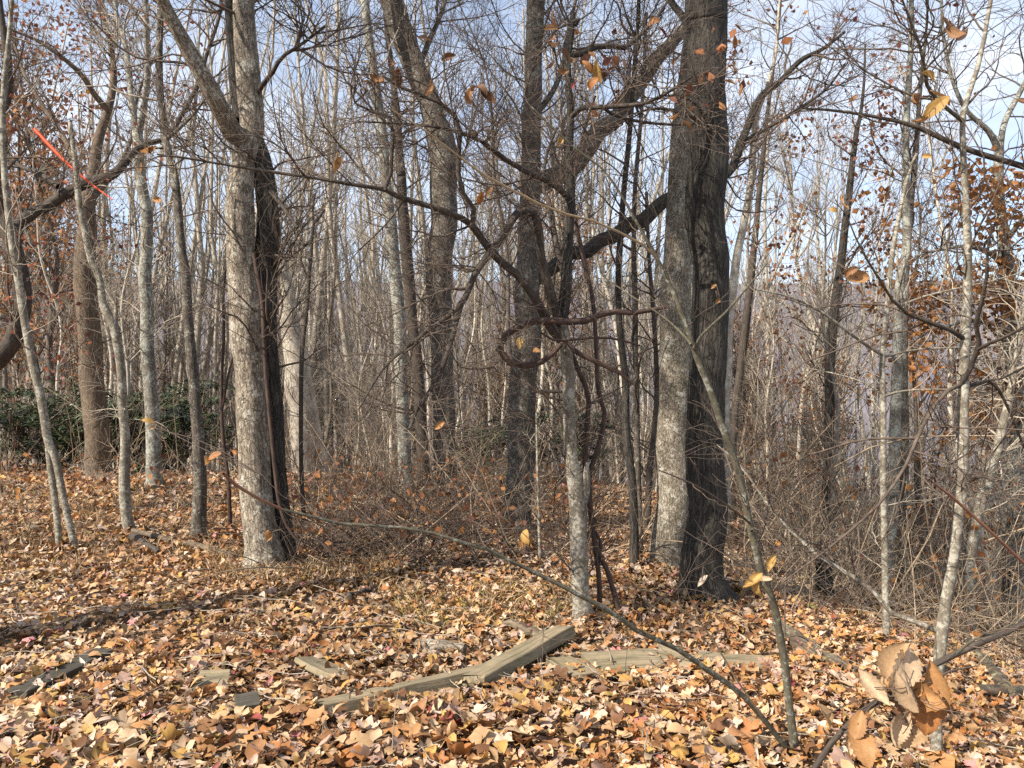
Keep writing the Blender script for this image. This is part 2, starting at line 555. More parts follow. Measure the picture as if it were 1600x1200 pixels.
def hill_z(X, Y):
    X, Y = X * 2.0, Y * 2.0
    q = np.stack([X * 0.0011, Y * 0.0011, 0 * X], -1)
    ridge = 292 + 18 * np.sin(X * 0.0016 + 1.0) - 0.012 * X + 34 * fbm(q * 1.3, 4)
    prof = np.clip((Y - 760) / 1500, 0, 1)
    prof = prof * prof * (3 - 2 * prof)
    gully = 46 * fbm(np.stack([X * 0.004, Y * 0.0016, 0 * X], -1), 4) * prof * (1.15 - prof)
    return 0.5 * (-150 + (ridge + 150) * prof + gully + 9 * fbm(np.stack([X * 0.03, Y * 0.03, 0 * X], -1), 2))
hills = sheet('hills', np.arange(-1290, 1300, 10.0), np.arange(340, 1230, 10.0), hill_z, M['hill'])
tag(hills, kind='structure')

# ------------------------------------------------------------------ traced plants
FEET = []
TWIGS = {}          # owner -> centre lines of its twigs, for hanging leaves

def lines_from(path, D, opts):
    a = np.array(path, float)
    k = len(a)
    s = np.linspace(0, 1, k)
    o0, o1 = opts.get('off', (0.0, 0.0))
    d = D + o0 + (o1 - o0) * s
    W = np.stack([(a[:, 0] - 800) / F * d, d, CH + (HZ - a[:, 1]) / F * d, a[:, 2] * 0.5 / F * d], -1)
    return W

def traced(name, label, cat, mat, twig, paths, D=None, tw=None, group=None, relief=None, leaves=None, crown='crown', rough=0.07):
    first = paths[0]
    if D is None:
        D = ground_hit(first[1][0][0], first[1][0][1])
    b0 = pix(first[1][0][0], first[1][0][1], D)
    gz = ground_at(b0[0], D)
    rooted = not first[2].get('free', False) if len(first) > 2 else True
    base = np.array([b0[0], D, gz if rooted else b0[2]])
    root = link(name, None, None, base)
    root.empty_display_size = 0.1
    tag(root, label, cat, group)
    lines = []
    for pi, item in enumerate(paths):
        role, pts = item[0], item[1]
        op = item[2] if len(item) > 2 else {}
        W = lines_from(pts, op.get('D', D), op)
        grounded = op.get('root', pi == 0 and rooted)
        if grounded:
            g = ground_at(W[0, 0], W[0, 1])
            pre = []
            if W[0, 2] > g + 0.25:
                pre.append([W[0, 0], W[0, 1], g + 0.02, W[0, 3] * 1.05])
            fl = op.get('flare', 1.25)
            zb = min(g, W[0, 2])
            wide = pts[0][2] >= 22
            if wide:
                pre.insert(0, [W[0, 0], W[0, 1], zb + 0.05, W[0, 3] * 1.12])
                W[0, 2] = max(W[0, 2], zb + 0.14)
            pre.insert(0, [W[0, 0], W[0, 1], zb - 0.16, W[0, 3] * (1.85 if wide else fl * 1.15)])
            W = np.concatenate([pre, W])
            FEET.append((W[0, 0], W[0, 1], zb, pts[0][2] * 0.5 / F * D))
        if pts[-1][1] < 12 and op.get('ext', True) and role in ('trunk', 'stem'):
            d = norm(W[-1, :3] - W[-2, :3])
            e, r = [], W[-1, 3]
            p = W[-1, :3].copy()
            for k in range(5):
                d = norm(d + np.array([0, 0, 0.25]) + rng.normal(size=3) * 0.06)
                p = p + d * op.get('extlen', 5.0) / 5
                e.append([*p, r * (1 - 0.16 * (k + 1))])
            W = np.concatenate([W, e])
        wpx = max(p[2] for p in pts)
        L = np.linalg.norm(np.diff(W[:, :3], axis=0), axis=1).sum()
        if wpx >= 28:
            sides, step = 36, 0.045
        elif wpx >= 15:
            sides, step = 14, 0.07
        else:
            sides, step = 7, 0.10
        n = int(np.clip(L / step, 8, 260))
        S = smooth_path(W, n)
        amp = op.get('wob', 0.10) * S[:, 3:4] * 2.0
        q = np.stack([np.linspace(0, L * 2.2, n), np.full(n, pi * 7.7), np.full(n, len(label) * 1.3)], -1)
        S[:, 0] += amp[:, 0] * vnoise(q)
        S[:, 1] += amp[:, 0] * vnoise(q + 31)
        if op.get('stub'):
            S = np.concatenate([S, S[-1:] + [[0, 0, 0.002, 0]]])
            S[-1, 3] = 0.0005
        rad = np.maximum(S[:, 3], 0.0012)
        g = Geo()
        rel = relief if (wpx >= 28 and relief) else None
        tubes(g, S[None, :, :3], rad[None], sides, rough=rough if wpx >= 9 else 0.03, relief=rel)
        link(role, g.mesh(role, M[op.get('mat', mat)], origin=base), root)
        lines.append((S, op))
    if tw:
        n1, L1, n2, L2, n3, L3 = tw['n']
        srcs = [s for s, o in lines if o.get('twigs', True)]
        if srcs:
            P = np.stack([smooth_path(s, 32)[:, :3] for s in srcs])
            R = np.stack([np.maximum(smooth_path(s, 32)[:, 3], 0.0015) for s in srcs])
            g = Geo()
            rm = tw.get('rmin', 0.0016)
            t0 = tw.get('t0', 0.3)
            up = tw.get('up', 0.15)
            A, AR = grow(P, R, n1, t0, 0.99, tw.get('ang', (0.6, 1.35)), (L1 * 0.5, L1), tw.get('rad', (0.006, 0.016)), 9, up, 0.5, rm)
            tubes(g, A, AR, 4)
            B, BR = grow(A, AR, n2, 0.15, 0.98, (0.4, 1.1), (L2 * 0.5, L2), (0.0025, 0.006), 5, up * 0.6, 0.5, rm)
            tubes(g, B, BR, 3)
            TW = [A.reshape(-1, 3), B.reshape(-1, 3)]
            if n3:
                C, CR = grow(B, BR, n3, 0.15, 0.98, (0.4, 1.0), (L3 * 0.5, L3), (0.0016, 0.003), 3, up * 0.5, 0.5, rm)
                tubes(g, C, CR, 3)
                TW.append(C.reshape(-1, 3))
                tips = C
            else:
                tips = B
            link(crown, g.mesh(crown, M[twig], origin=base), root)
            TWIGS[label] = np.concatenate(TW)
            if leaves:
                add_leaves(root, tips, base, **leaves)
    else:
        TWIGS[label] = np.concatenate([s[:, :3] for s, o in lines])
    return root

def srgb(*c):
    return tuple(((v / 255 + 0.055) / 1.055) ** 2.4 if v > 10 else v / 3294 for v in c)

RUSSET = [srgb(132, 86, 58), srgb(146, 96, 60), srgb(108, 72, 54), srgb(156, 112, 72), srgb(120, 80, 66)]
MAROON = [srgb(120, 75, 65), srgb(140, 85, 65), srgb(105, 65, 60), srgb(160, 100, 75)]
OCHRE = [srgb(160, 110, 62), srgb(172, 122, 70), srgb(130, 88, 54), srgb(146, 102, 66)]

def leaf_cards(g, pos, size, cols, droop=0.5):
    """small folded five-point dry leaves"""
    K = len(pos)
    d = norm(rng.normal(size=(K, 3)) + np.array([0, 0, -droop]))
    v = rng.normal(size=(K, 3))
    s = norm(v - (v * d).sum(-1, keepdims=True) * d)
    nrm = np.cross(d, s)
    L = rng.uniform(size[0], size[1], K)[:, None]
    w = L * rng.uniform(0.28, 0.42, K)[:, None]
    fold = rng.uniform(-0.5, 0.9, K)[:, None] * w
    curl = rng.uniform(-0.25, 0.25, K)[:, None] * L
    a = pos
    m1 = pos + d * L * 0.5
    b = pos + d * L + nrm * curl
    l = pos + d * L * 0.5 + s * w + nrm * fold
    r = pos + d * L * 0.5 - s * w + nrm * fold
    V = np.stack([a, l, b, r, m1], 1)
    base = (np.arange(K) * 5)[:, None]
    tri = np.array([[0, 4, 1], [1, 4, 2], [2, 4, 3], [3, 4, 0]]).reshape(-1)
    T = (base + tri[None]).reshape(-1, 3)
    c = np.array(cols)[rng.integers(len(cols), size=K)] * rng.uniform(0.75, 1.2, (K, 1))
    g.add(V, tris=T, col=np.repeat(c, 5, 0))

def add_leaves(root, tips, base, count=300, size=(0.05, 0.10), cols=RUSSET, clump=None, name='leaves', zmax=None):
    if zmax is not None:
        tips = tips[tips[:, -1, 2] < zmax]
    M_, n_, _ = tips.shape
    if clump:       # leaves cling to a few sprays only
        cc = tips[rng.integers(M_, size=clump), -1]
        c = cc[rng.integers(clump, size=count)]
        cand = tips[:, -1]
        pos = c + rng.normal(size=(count, 3)) * 0.16
    else:
        i = rng.integers(M_, size=count)
        k = rng.integers(1, n_, size=count)
        pos = tips[i, k]
    g = Geo()
    leaf_cards(g, pos, size, cols)
    o = link(name, g.mesh(name, M['hang'], origin=base), root)
    return o

T = traced
big = lambda *a, t0=0.35, **k: dict(n=a, t0=t0, **k)

# --- far left
T('bare_tree', 'slender pale grey tree with a forked foot nearest the left edge', 'tree', 'smooth', 'twig_grey', [
    ('trunk', [(119, 866, 11), (108, 815, 11), (97, 770, 11), (86, 715, 12), (75, 690, 13), (64, 620, 13), (48, 555, 12), (38, 500, 12), (28, 430, 12), (19, 375, 11), (10, 300, 10), (4, 215, 9), (8, 120, 8), (16, 40, 7), (20, -10, 6)]),
    ('trunk', [(93, 860, 10), (88, 800, 10), (82, 745, 10), (76, 700, 9)], {'root': True, 'ext': False, 'twigs': False, 'off': (0.0, 0.02)}),
    ], tw=big(26, 1.2, 120, 0.55, 200, 0.25, t0=0.2, rad=(0.004, 0.01)))
T('bare_tree', 'dark crooked tree bulging in from the left edge with a long limb', 'tree', 'dark', 'twig', [
    ('trunk', [(-28, 600, 30), (-4, 562, 29), (20, 530, 27), (32, 490, 26), (35, 445, 25), (27, 402, 24), (14, 365, 23), (2, 325, 20), (-8, 280, 17), (-4, 200, 14), (14, 140, 12), (8, 60, 10), (0, 0, 8)]),
    ('limb', [(24, 385, 17), (32, 348, 19), (70, 325, 17), (105, 301, 17), (140, 284, 16), (175, 273, 14), (206, 241, 11), (225, 226, 9), (262, 214, 8), (283, 180, 8), (300, 150, 7), (311, 128, 7), (322, 88, 6), (343, 25, 5), (350, -20, 4)], {'off': (-0.05, 1.2)}),
    ('limb', [(92, 292, 10), (60, 270, 8), (35, 262, 7), (10, 248, 6), (-20, 235, 4)], {'off': (0.1, 0.8)}),
    ], D=8.6, tw=big(90, 1.6, 800, 0.7, 1400, 0.3, t0=0.15), leaves=dict(count=500, size=(0.04, 0.09), cols=MAROON, clump=40))
T('bare_tree', 'stout brown trunk lit on one side, rising out of the evergreens', 'tree', 'brown', 'twig', [
    ('trunk', [(154, 735, 38), (147, 640, 34), (140, 540, 33), (134, 440, 31), (133, 395, 29), (136, 340, 26), (140, 300, 24)], {'stub': True}),
    ('limb', [(139, 312, 20), (150, 245, 16), (160, 200, 14), (171, 166, 12), (178, 120, 10), (172, 70, 8), (160, 20, 6), (150, -30, 5)], {'off': (0, 0.4)}),
    ('limb', [(170, 172, 10), (148, 148, 9), (128, 118, 8), (100, 92, 7), (55, 62, 5), (0, 40, 4)], {'off': (0.1, -0.8)}),
    ('limb', [(147, 305, 12), (165, 285, 9), (185, 262, 7), (205, 215, 6), (215, 150, 5), (240, 90, 4)], {'off': (0.1, 1.0)}),
    ('limb', [(136, 330, 11), (128, 285, 10), (112, 240, 8), (95, 205, 7), (70, 170, 6), (40, 120, 5), (20, 60, 4)], {'off': (0.1, 1.4)}),
    ], D=12.3, relief=(9, 0.006), tw=big(70, 1.9, 520, 0.9, 900, 0.4, t0=0.35, rmin=0.0025), leaves=dict(count=700, size=(0.05, 0.10), cols=MAROON, clump=60))
T('bare_tree', 'pale crooked sapling with a knee bend and broken spike beside the brown trunk', 'tree', 'smooth', 'twig_grey', [
    ('trunk', [(206, 836, 19), (199, 812, 17), (194, 750, 16), (196, 680, 14), (192, 627, 14), (189, 575, 13), (184, 540, 13), (178, 508, 14), (168, 490, 13), (161, 470, 11), (157, 438, 10), (141, 402, 10), (131, 352, 9), (124, 315, 9), (119, 268, 8), (114, 228, 7), (110, 192, 6)], {'stub': True}),
    ('spike', [(180, 506, 8), (181, 485, 6), (181, 468, 3)], {'twigs': False}),
    ], tw=big(30, 1.0, 130, 0.5, 160, 0.25, t0=0.25, rad=(0.003, 0.007)))
T('bare_tree', 'straight lichen grey trunk that forks high up, standing in the evergreens', 'tree', 'lichen', 'twig_grey', [
    ('trunk', [(241, 762, 24), (239, 700, 22), (235, 627, 21), (231, 557, 20), (229, 487, 19), (227, 435, 19), (229, 395, 18), (229, 336, 17), (222, 290, 16), (218, 259, 15), (217, 224, 15), (214, 205, 15)], {'stub': True}),
    ('limb', [(215, 215, 11), (206, 161, 10), (201, 115, 9), (196, 70, 8), (184, 30, 7), (175, -30, 5)], {'off': (0, 0.5)}),
    ('limb', [(216, 214, 12), (224, 171, 11), (229, 133, 10), (231, 87, 10), (229, 40, 9), (227, -20, 8)], {'off': (0, -0.4)}),
    ], tw=big(46, 1.8, 300, 0.8, 500, 0.35, t0=0.35))
T('bare_tree', 'slim grey brown trunk curving gently left, closest to the large forked oak', 'tree', 'grey', 'twig_grey', [
    ('trunk', [(311, 848, 25), (311, 813, 23), (313, 750, 20), (310, 697, 19), (304, 627, 17), (299, 568, 16), (296, 522, 15), (292, 477, 14), (289, 421, 14), (285, 395, 13), (280, 343, 13), (275, 290, 12), (268, 259, 12), (257, 217, 12), (254, 182, 11), (250, 140, 11), (249, 98, 11), (249, 52, 10), (250, -5, 10)]),
    ('limb', [(257, 220, 7), (275, 205, 6), (292, 190, 5), (310, 170, 4), (330, 140, 3)], {'off': (0, -0.4)}),
    ], tw=big(40, 1.3, 220, 0.6, 300, 0.3, t0=0.3))
# --- the large forked oak
T('oak_tree', 'large forked oak with two fused trunks and pale scaly bark', 'tree', 'oak', 'twig', [
    ('trunk', [(411, 893, 60), (409, 850, 50), (404, 800, 47), (399, 720, 46), (392, 640, 47), (389, 575, 48), (386, 520, 47), (384, 470, 45), (378, 420, 40), (374, 370, 40), (373, 330, 41), (374, 290, 38), (380, 255, 34), (388, 225, 32), (390, 200, 34), (389, 160, 36), (388, 110, 34), (384, 60, 32), (382, 10, 31), (380, -30, 30)]),
    ('trunk', [(446, 888, 32), (438, 800, 26), (431, 720, 26), (427, 650, 27), (421, 580, 28), (417, 500, 29), (416, 440, 31), (416, 385, 35), (418, 340, 31), (414, 285, 31), (404, 240, 31), (394, 212, 28)], {'root': True, 'mat': 'dark_oak', 'off': (0.20, 0.05), 'ext': False}),  # shade on this right trunk is put into its darker bark colour
    ('limb', [(386, 222, 27), (364, 205, 29), (348, 178, 27), (336, 155, 26), (315, 115, 23), (290, 70, 22), (267, 28, 19), (252, -5, 18), (238, -60, 15)], {'off': (0, -0.9)}),
    ('limb', [(376, 190, 22), (370, 150, 20), (366, 100, 19), (362, 50, 18), (359, 0, 17), (356, -60, 15)], {'mat': 'dark_oak', 'off': (0.15, 0.3)}),
    ('limb', [(400, 150, 9), (412, 130, 8), (425, 115, 7), (440, 90, 6), (470, 70, 5), (510, 40, 4)], {'off': (0, -0.6), 'mat': 'dark'}),
    ('limb', [(424, 300, 9), (438, 318, 7), (452, 338, 6), (465, 356, 4)], {'off': (0, -0.3), 'mat': 'dark', 'twigs': False}),
    ('vine', [(396, 395, 6), (402, 430, 7), (410, 470, 7), (414, 560, 7), (420, 640, 6), (428, 720, 6), (436, 785, 6), (450, 825, 5), (470, 850, 4)], {'off': (-0.17, -0.14), 'mat': 'vine', 'twigs': False}),
    ], relief=(13, 0.009), tw=big(150, 1.8, 1300, 0.8, 2400, 0.35, t0=0.48))
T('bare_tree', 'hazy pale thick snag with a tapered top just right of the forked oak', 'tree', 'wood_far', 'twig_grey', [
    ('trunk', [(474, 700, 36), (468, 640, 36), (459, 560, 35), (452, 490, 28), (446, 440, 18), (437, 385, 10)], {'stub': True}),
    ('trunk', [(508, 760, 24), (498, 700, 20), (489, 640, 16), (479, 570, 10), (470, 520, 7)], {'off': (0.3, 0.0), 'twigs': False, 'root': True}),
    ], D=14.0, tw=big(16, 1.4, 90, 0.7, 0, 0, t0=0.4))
T('sapling', 'dark crooked sapling with a forked hooked tip right of the forked oak', 'sapling', 'dark', 'twig', [
    ('stem', [(474, 800, 7), (470, 720, 7), (470, 620, 7), (472, 545, 7), (481, 470, 6), (483, 430, 6), (486, 400, 6), (490, 348, 5), (500, 338, 5), (507, 327, 3)]),
    ('branch', [(490, 352, 4), (489, 325, 3), (492, 305, 3)]),
    ('branch', [(484, 440, 4), (470, 405, 3), (476, 380, 3)]),
    ], D=8.4, tw=big(22, 0.7, 80, 0.4, 80, 0.2, t0=0.2, rad=(0.003, 0.006)))
T('sapling', 'thin brown sapling stem standing left of the forked oak', 'sapling', 'vine', 'twig', [
    ('stem', [(360, 832, 7), (357, 750, 6), (348, 680, 6), (346, 610, 5), (350, 522, 5), (349, 470, 4), (353, 420, 3)]),
    ('branch', [(347, 640, 4), (356, 590, 4), (364, 555, 3), (371, 520, 2)]),
    ], tw=big(24, 0.6, 70, 0.35, 60, 0.2, t0=0.15, rad=(0.002, 0.004)))
# --- middle
T('bare_tree', 'lichen speckled grey trunk leaning slightly, left of the thick crooked one', 'tree', 'lichen', 'twig_grey', [
    ('trunk', [(638, 806, 26), (634, 740, 21), (628, 640, 20), (625, 540, 20), (621, 460, 20), (613, 385, 19), (605, 300, 17), (597, 220, 16), (585, 130, 15), (576, 60, 14), (569, -5, 12)]),
    ], D=10.6, tw=big(40, 1.5, 260, 0.7, 400, 0.35, t0=0.25))
T('bare_tree', 'dark lean trunk pressed close behind the lichen speckled trunk', 'tree', 'dark', 'twig', [
    ('trunk', [(662, 740, 20), (657, 640, 18), (650, 560, 17), (641, 460, 18), (634, 370, 18), (627, 290, 16), (622, 210, 13), (615, 130, 10), (606, 60, 8), (600, -5, 7)]),
    ], D=12.0, tw=big(40, 1.8, 260, 0.8, 400, 0.4, t0=0.25))
T('oak_tree', 'thick grey brown trunk that kinks left above mid height', 'tree', 'grey', 'twig', [
    ('trunk', [(699, 775, 44), (696, 735, 36), (692, 645, 35), (689, 540, 37), (686, 440, 38), (690, 385, 39), (692, 315, 41), (692, 262, 43), (688, 217, 42), (676, 178, 34), (661, 140, 34), (646, 98, 35), (626, 45, 35), (608, -5, 35)]),
    ('limb', [(700, 240, 20), (698, 212, 16), (699, 195, 9)], {'stub': True, 'twigs': False}),
    ('limb', [(664, 150, 12), (655, 110, 11), (668, 70, 9), (690, 20, 7), (700, -20, 6)], {'off': (0, 0.6)}),
    ], relief=(11, 0.008), tw=big(120, 2.1, 1000, 0.9, 1700, 0.4, t0=0.4, rmin=0.002))
T('oak_tree', 'tall straight dull grey trunk behind the pale sapling, with two rising limbs', 'tree', 'grey', 'twig', [
    ('trunk', [(808, 836, 48), (810, 785, 43), (813, 715, 42), (817, 627, 42), (823, 540, 40), (827, 435, 37), (828, 350, 32), (830, 266, 29), (831, 196, 28), (833, 122, 25), (836, 52, 26), (838, -5, 26)]),
    ('limb', [(836, 292, 26), (862, 277, 30), (885, 266, 28), (903, 248, 29), (922, 226, 28), (938, 203, 26), (962, 184, 25), (985, 147, 23), (1003, 122, 22), (1022, 92, 21), (1047, 68, 19), (1085, 30, 16), (1120, -15, 13)], {'off': (0, 0.6), 'wob': 0.25}),
    ('limb', [(836, 440, 18), (868, 414, 22), (890, 396, 21), (915, 394, 22), (938, 376, 21), (962, 368, 22), (985, 350, 23), (1006, 344, 23), (1038, 315, 21), (1080, 296, 17), (1134, 271, 15), (1159, 222, 12), (1187, 155, 11), (1215, 130, 9), (1250, 95, 8), (1285, 77, 6), (1320, 50, 4)], {'off': (0, 0.8), 'mat': 'dark_oak', 'wob': 0.25}),
    ('limb', [(1160, 222, 7), (1200, 200, 6), (1245, 172, 5), (1290, 140, 4), (1320, 100, 3)], {'off': (0.6, 0.9), 'mat': 'dark'}),
    ('limb', [(832, 612, 6), (850, 612, 6), (877, 612, 5)], {'off': (-0.1, -0.3), 'mat': 'dark', 'twigs': False}),
    ('limb', [(838, 180, 10), (865, 140, 9), (880, 100, 8), (885, 60, 6), (900, 0, 5)], {'off': (0.1, 0.8)}),
    ], relief=(12, 0.006), tw=big(150, 1.8, 1400, 0.8, 2400, 0.35, t0=0.38))
T('sapling', 'pale smooth barked sapling with three crooked dark stems, front and centre', 'sapling', 'smooth', 'twig', [
    ('trunk', [(909, 978, 30), (906, 920, 28), (904, 850, 27), (903, 790, 28), (898, 750, 26), (892, 720, 22), (889, 660, 20), (888, 600, 20), (884, 550, 20), (879, 515, 20), (876, 490, 19)]),
    ('trunk', [(902, 800, 20), (912, 770, 17), (916, 742, 12), (917, 722, 4)], {'twigs': False}),
    ('stem', [(877, 505, 18.75), (882, 470, 18.75), (885, 430, 17.5), (887, 390, 16.25), (891, 315, 13.75), (889, 245, 12.5), (891, 175, 11.25), (887, 105, 10), (893, 52, 8.75), (896, 20, 6.25)], {'mat': 'dark_oak'}),
    ('stem', [(879, 515, 16.25), (866, 478, 16.25), (857, 445, 15), (849, 417, 15), (845, 395, 13.75), (842, 357, 13.75), (836, 334, 12.5), (822, 328, 12.5), (808, 334, 12.5), (789, 364, 11.25), (765, 395, 11.25), (742, 428, 10), (724, 470, 10), (700, 494, 7.5), (672, 514, 6.25), (640, 540, 5), (600, 575, 3.75), (560, 640, 2.5)], {'off': (0, -0.7), 'mat': 'dark'}),
    ('stem', [(722, 474, 8.75), (714, 500, 8.75), (703, 540, 8.75), (682, 596, 7.5), (655, 634, 6.25), (640, 670, 5)], {'off': (-0.35, -0.6), 'mat': 'dark'}),
    ('stem', [(876, 530, 17.5), (858, 508, 15), (846, 483, 13.75), (834, 462, 13.75), (810, 431, 12.5), (774, 401, 12.5), (744, 362, 11.25), (730, 346, 10), (700, 332, 10), (670, 322, 8.75), (625, 308, 8.75), (600, 296, 7.5), (555, 289, 6.25), (490, 278, 5), (420, 268, 5), (350, 257, 3.75), (297, 248, 3.75), (245, 241, 2.5)], {'off': (0, -1.1), 'mat': 'dark'}),
    ('branch', [(738, 356, 8.75), (740, 326, 8.75), (724, 304, 8.75), (716, 264, 7.5), (719, 217, 7.5), (715, 186, 7.5), (690, 162, 6.25), (660, 150, 6.25), (628, 137, 5), (600, 120, 3.75)], {'off': (-0.5, -0.8), 'mat': 'dark'}),
    ('branch', [(602, 297, 5), (612, 265, 6.25), (612, 220, 6.25), (616, 190, 6.25), (600, 182, 5), (575, 172, 5), (555, 164, 5), (560, 150, 3.75), (575, 140, 2.5)], {'off': (-0.8, -0.9), 'mat': 'dark'}),
    ('branch', [(888, 310, 10), (870, 292, 10), (850, 280, 8.75), (824, 269, 8.75), (786, 247, 7.5), (758, 224, 7.5), (730, 211, 6.25), (690, 200, 5), (640, 194, 3.75), (560, 190, 2.5)], {'off': (0, -0.8), 'mat': 'dark'}),
    ('branch', [(890, 185, 8.75), (905, 170, 7.5), (925, 168, 7.5), (964, 166, 7.5), (1010, 161, 6.25), (1050, 140, 5), (1080, 120, 3.75)], {'off': (0, -0.5), 'mat': 'dark'}),
    ('branch', [(888, 86, 10), (901, 86, 11.25), (918, 80, 11.25), (933, 72, 10), (955, 72, 8.75), (972, 77, 8.75), (990, 64, 7.5), (1010, 45, 6.25), (1034, 17, 5), (1050, -15, 3.75)], {'off': (0, 0.3), 'mat': 'dark'}),
    ('branch', [(940, 166, 6.25), (960, 180, 5), (1000, 190, 5), (1060, 195, 3.75), (1110, 190, 2.5)], {'off': (-0.2, 0.2), 'mat': 'dark'}),
    ('branch', [(885, 430, 11.25), (875, 410, 11.25), (868, 380, 10), (862, 350, 10), (858, 318, 8.75), (850, 300, 6.25), (852, 250, 5), (870, 200, 3.75)], {'off': (0, 0.5), 'mat': 'dark'}),
    ('branch', [(900, 40, 5), (905, 30, 5), (893, 36, 5), (870, 45, 3.75), (858, 60, 2.5)], {'off': (0, -0.3), 'mat': 'dark'}),
    ], tw=big(175, 1.2, 1900, 0.6, 3000, 0.26, t0=0.18, rad=(0.003, 0.008)), crown='crown')
T('vine', 'dark grapevine making an open loop around the pale sapling', 'vine', 'vine', 'twig', [
    ('stem', [(1040, 480, 5.6), (989, 489, 8.4), (950, 487, 9.8), (922, 500, 11.2), (891, 503, 11.2), (842, 501, 11.2), (807, 512, 11.2), (785, 529, 11.2), (781, 547, 11.2), (789, 561, 11.2), (805, 569, 11.2), (823, 571, 11.2), (849, 564, 9.8), (866, 550, 8.4), (876, 532, 8.4), (888, 534, 8.4), (900, 550, 8.4), (929, 564, 8.4), (968, 582, 7), (990, 600, 4.2)], {'free': True, 'off': (0.05, 0.05)}),
    ('branch', [(846, 520, 3), (870, 533, 4), (900, 530, 4), (950, 528, 3), (1000, 540, 3)], {'off': (-0.2, 0.3)}),
    ], D=5.0, tw=big(8, 0.4, 16, 0.25, 0, 0, t0=0.5, rad=(0.002, 0.003)))
T('vine', 'reddish brown hanging vine twisting close beside the pale sapling', 'vine', 'vine', 'twig', [
    ('stem', [(936, 905, 8), (930, 860, 8), (922, 800, 8), (914, 736, 8), (915, 697, 8), (917, 662, 9), (919, 617, 8), (905, 582, 8), (892, 550, 8), (878, 525, 8), (868, 505, 6), (864, 470, 5), (866, 430, 4), (880, 380, 3)]),
    ], D=5.35, tw=big(12, 0.5, 40, 0.3, 0, 0, t0=0.3, rad=(0.002, 0.004)))
T('vine', 'brown S-curved vine dropping from above to the ground right of the pale sapling', 'vine', 'vine', 'twig', [
    ('stem', [(972, 972, 9), (960, 930, 9), (948, 890, 8), (930, 850, 8), (922, 785, 8), (921, 742, 8), (934, 700, 8), (945, 648, 7), (935, 610, 7), (931, 540, 7), (926, 470, 7), (912, 405, 7), (900, 350, 6), (896, 300, 5), (905, 230, 4), (930, 150, 4)], {'off': (0.0, 0.1)}),
    ('stem', [(935, 880, 6), (938, 850, 6), (930, 830, 5)], {'off': (0.05, 0.02), 'twigs': False}),
    ], tw=big(16, 0.6, 50, 0.3, 0, 0, t0=0.3, rad=(0.002, 0.004)))
T('sapling', 'thin white stick of a sapling before the tall dull grey trunk', 'sapling', 'smooth', 'twig_grey', [
    ('stem', [(844, 890, 6), (842, 800, 5), (840, 730, 4), (838, 645, 3)]),
    ('branch', [(838, 700, 2), (828, 690, 2), (850, 660, 1.5)]),
    ], tw=big(14, 0.4, 30, 0.25, 0, 0, t0=0.2, rad=(0.002, 0.003)))
T('bare_tree', 'dark slim tree with a close twin, left of the pale thick trunk', 'tree', 'dark_oak', 'twig', [
    ('trunk', [(991, 893, 16), (991, 813, 14), (988, 750, 13), (979, 680, 12), (976, 592, 11), (967, 505, 10), (968, 400, 10), (975, 300, 9), (985, 200, 8), (992, 100, 7), (998, -5, 6)]),
    ('trunk', [(1000, 880, 10), (999, 800, 10), (996, 700, 10), (993, 557, 9), (992, 470, 9), (990, 380, 8), (993, 280, 7), (1004, 150, 6), (1010, 20, 5)], {'root': True, 'mat': 'grey', 'off': (0.5, 0.4)}),
    ], tw=big(50, 1.3, 340, 0.6, 500, 0.3, t0=0.25))
T('bare_tree', 'dark narrow pole standing against the pale thick trunk', 'tree', 'dark', 'twig', [
    ('trunk', [(1010, 872, 11), (1013, 813, 11), (1015, 732, 10), (1021, 680, 9), (1026, 600, 8), (1022, 500, 7), (1014, 400, 6), (1010, 300, 5)]),
    ], D=8.4, tw=big(30, 1.1, 160, 0.5, 200, 0.25, t0=0.2))
# --- pair of big trunks
T('oak_tree', 'thick pale oak trunk with small blocky bark, half hidden by a darker one', 'tree', 'pale_oak', 'twig', [
    ('trunk', [(1044, 906, 60), (1045, 866, 52), (1048, 800, 51), (1050, 726, 51), (1053, 650, 51), (1055, 586, 51), (1058, 500, 48), (1060, 447, 45), (1060, 380, 40), (1061, 300, 33), (1064, 200, 27), (1074, 100, 22), (1086, -5, 20)]),
    ], D=6.9, relief=(16, 0.007), tw=big(50, 1.7, 330, 0.8, 500, 0.35, t0=0.55))
T('oak_tree', 'very thick dark trunk with deep vertical furrows and flared foot', 'tree', 'dark_oak', 'twig', [
    ('trunk', [(1101, 942, 74), (1101, 905, 65), (1101, 866, 60), (1102, 800, 57), (1102, 726, 55), (1104, 600, 53), (1106, 447, 52), (1106, 380, 54), (1105, 300, 57), (1103, 200, 59), (1101, 100, 61), (1101, 40, 61), (1101, -5, 60)], {'extlen': 7.0}),
    ('limb', [(1086, 60, 14), (1070, 30, 12), (1050, 5, 11), (1030, -30, 9)], {'off': (0, 0.3)}),
    ('limb', [(1096, 190, 7), (1075, 180, 6), (1050, 172, 5), (1020, 170, 4), (990, 178, 3)], {'off': (-0.2, -0.5), 'mat': 'dark'}),
    ('limb', [(1110, 200, 6), (1090, 165, 5), (1065, 150, 4), (1040, 150, 3)], {'off': (-0.2, -0.7), 'mat': 'dark'}),
    ], relief=(15, 0.012), tw=big(120, 1.9, 900, 0.9, 1600, 0.38, t0=0.55), leaves=dict(count=260, size=(0.05, 0.10), cols=RUSSET, clump=10))
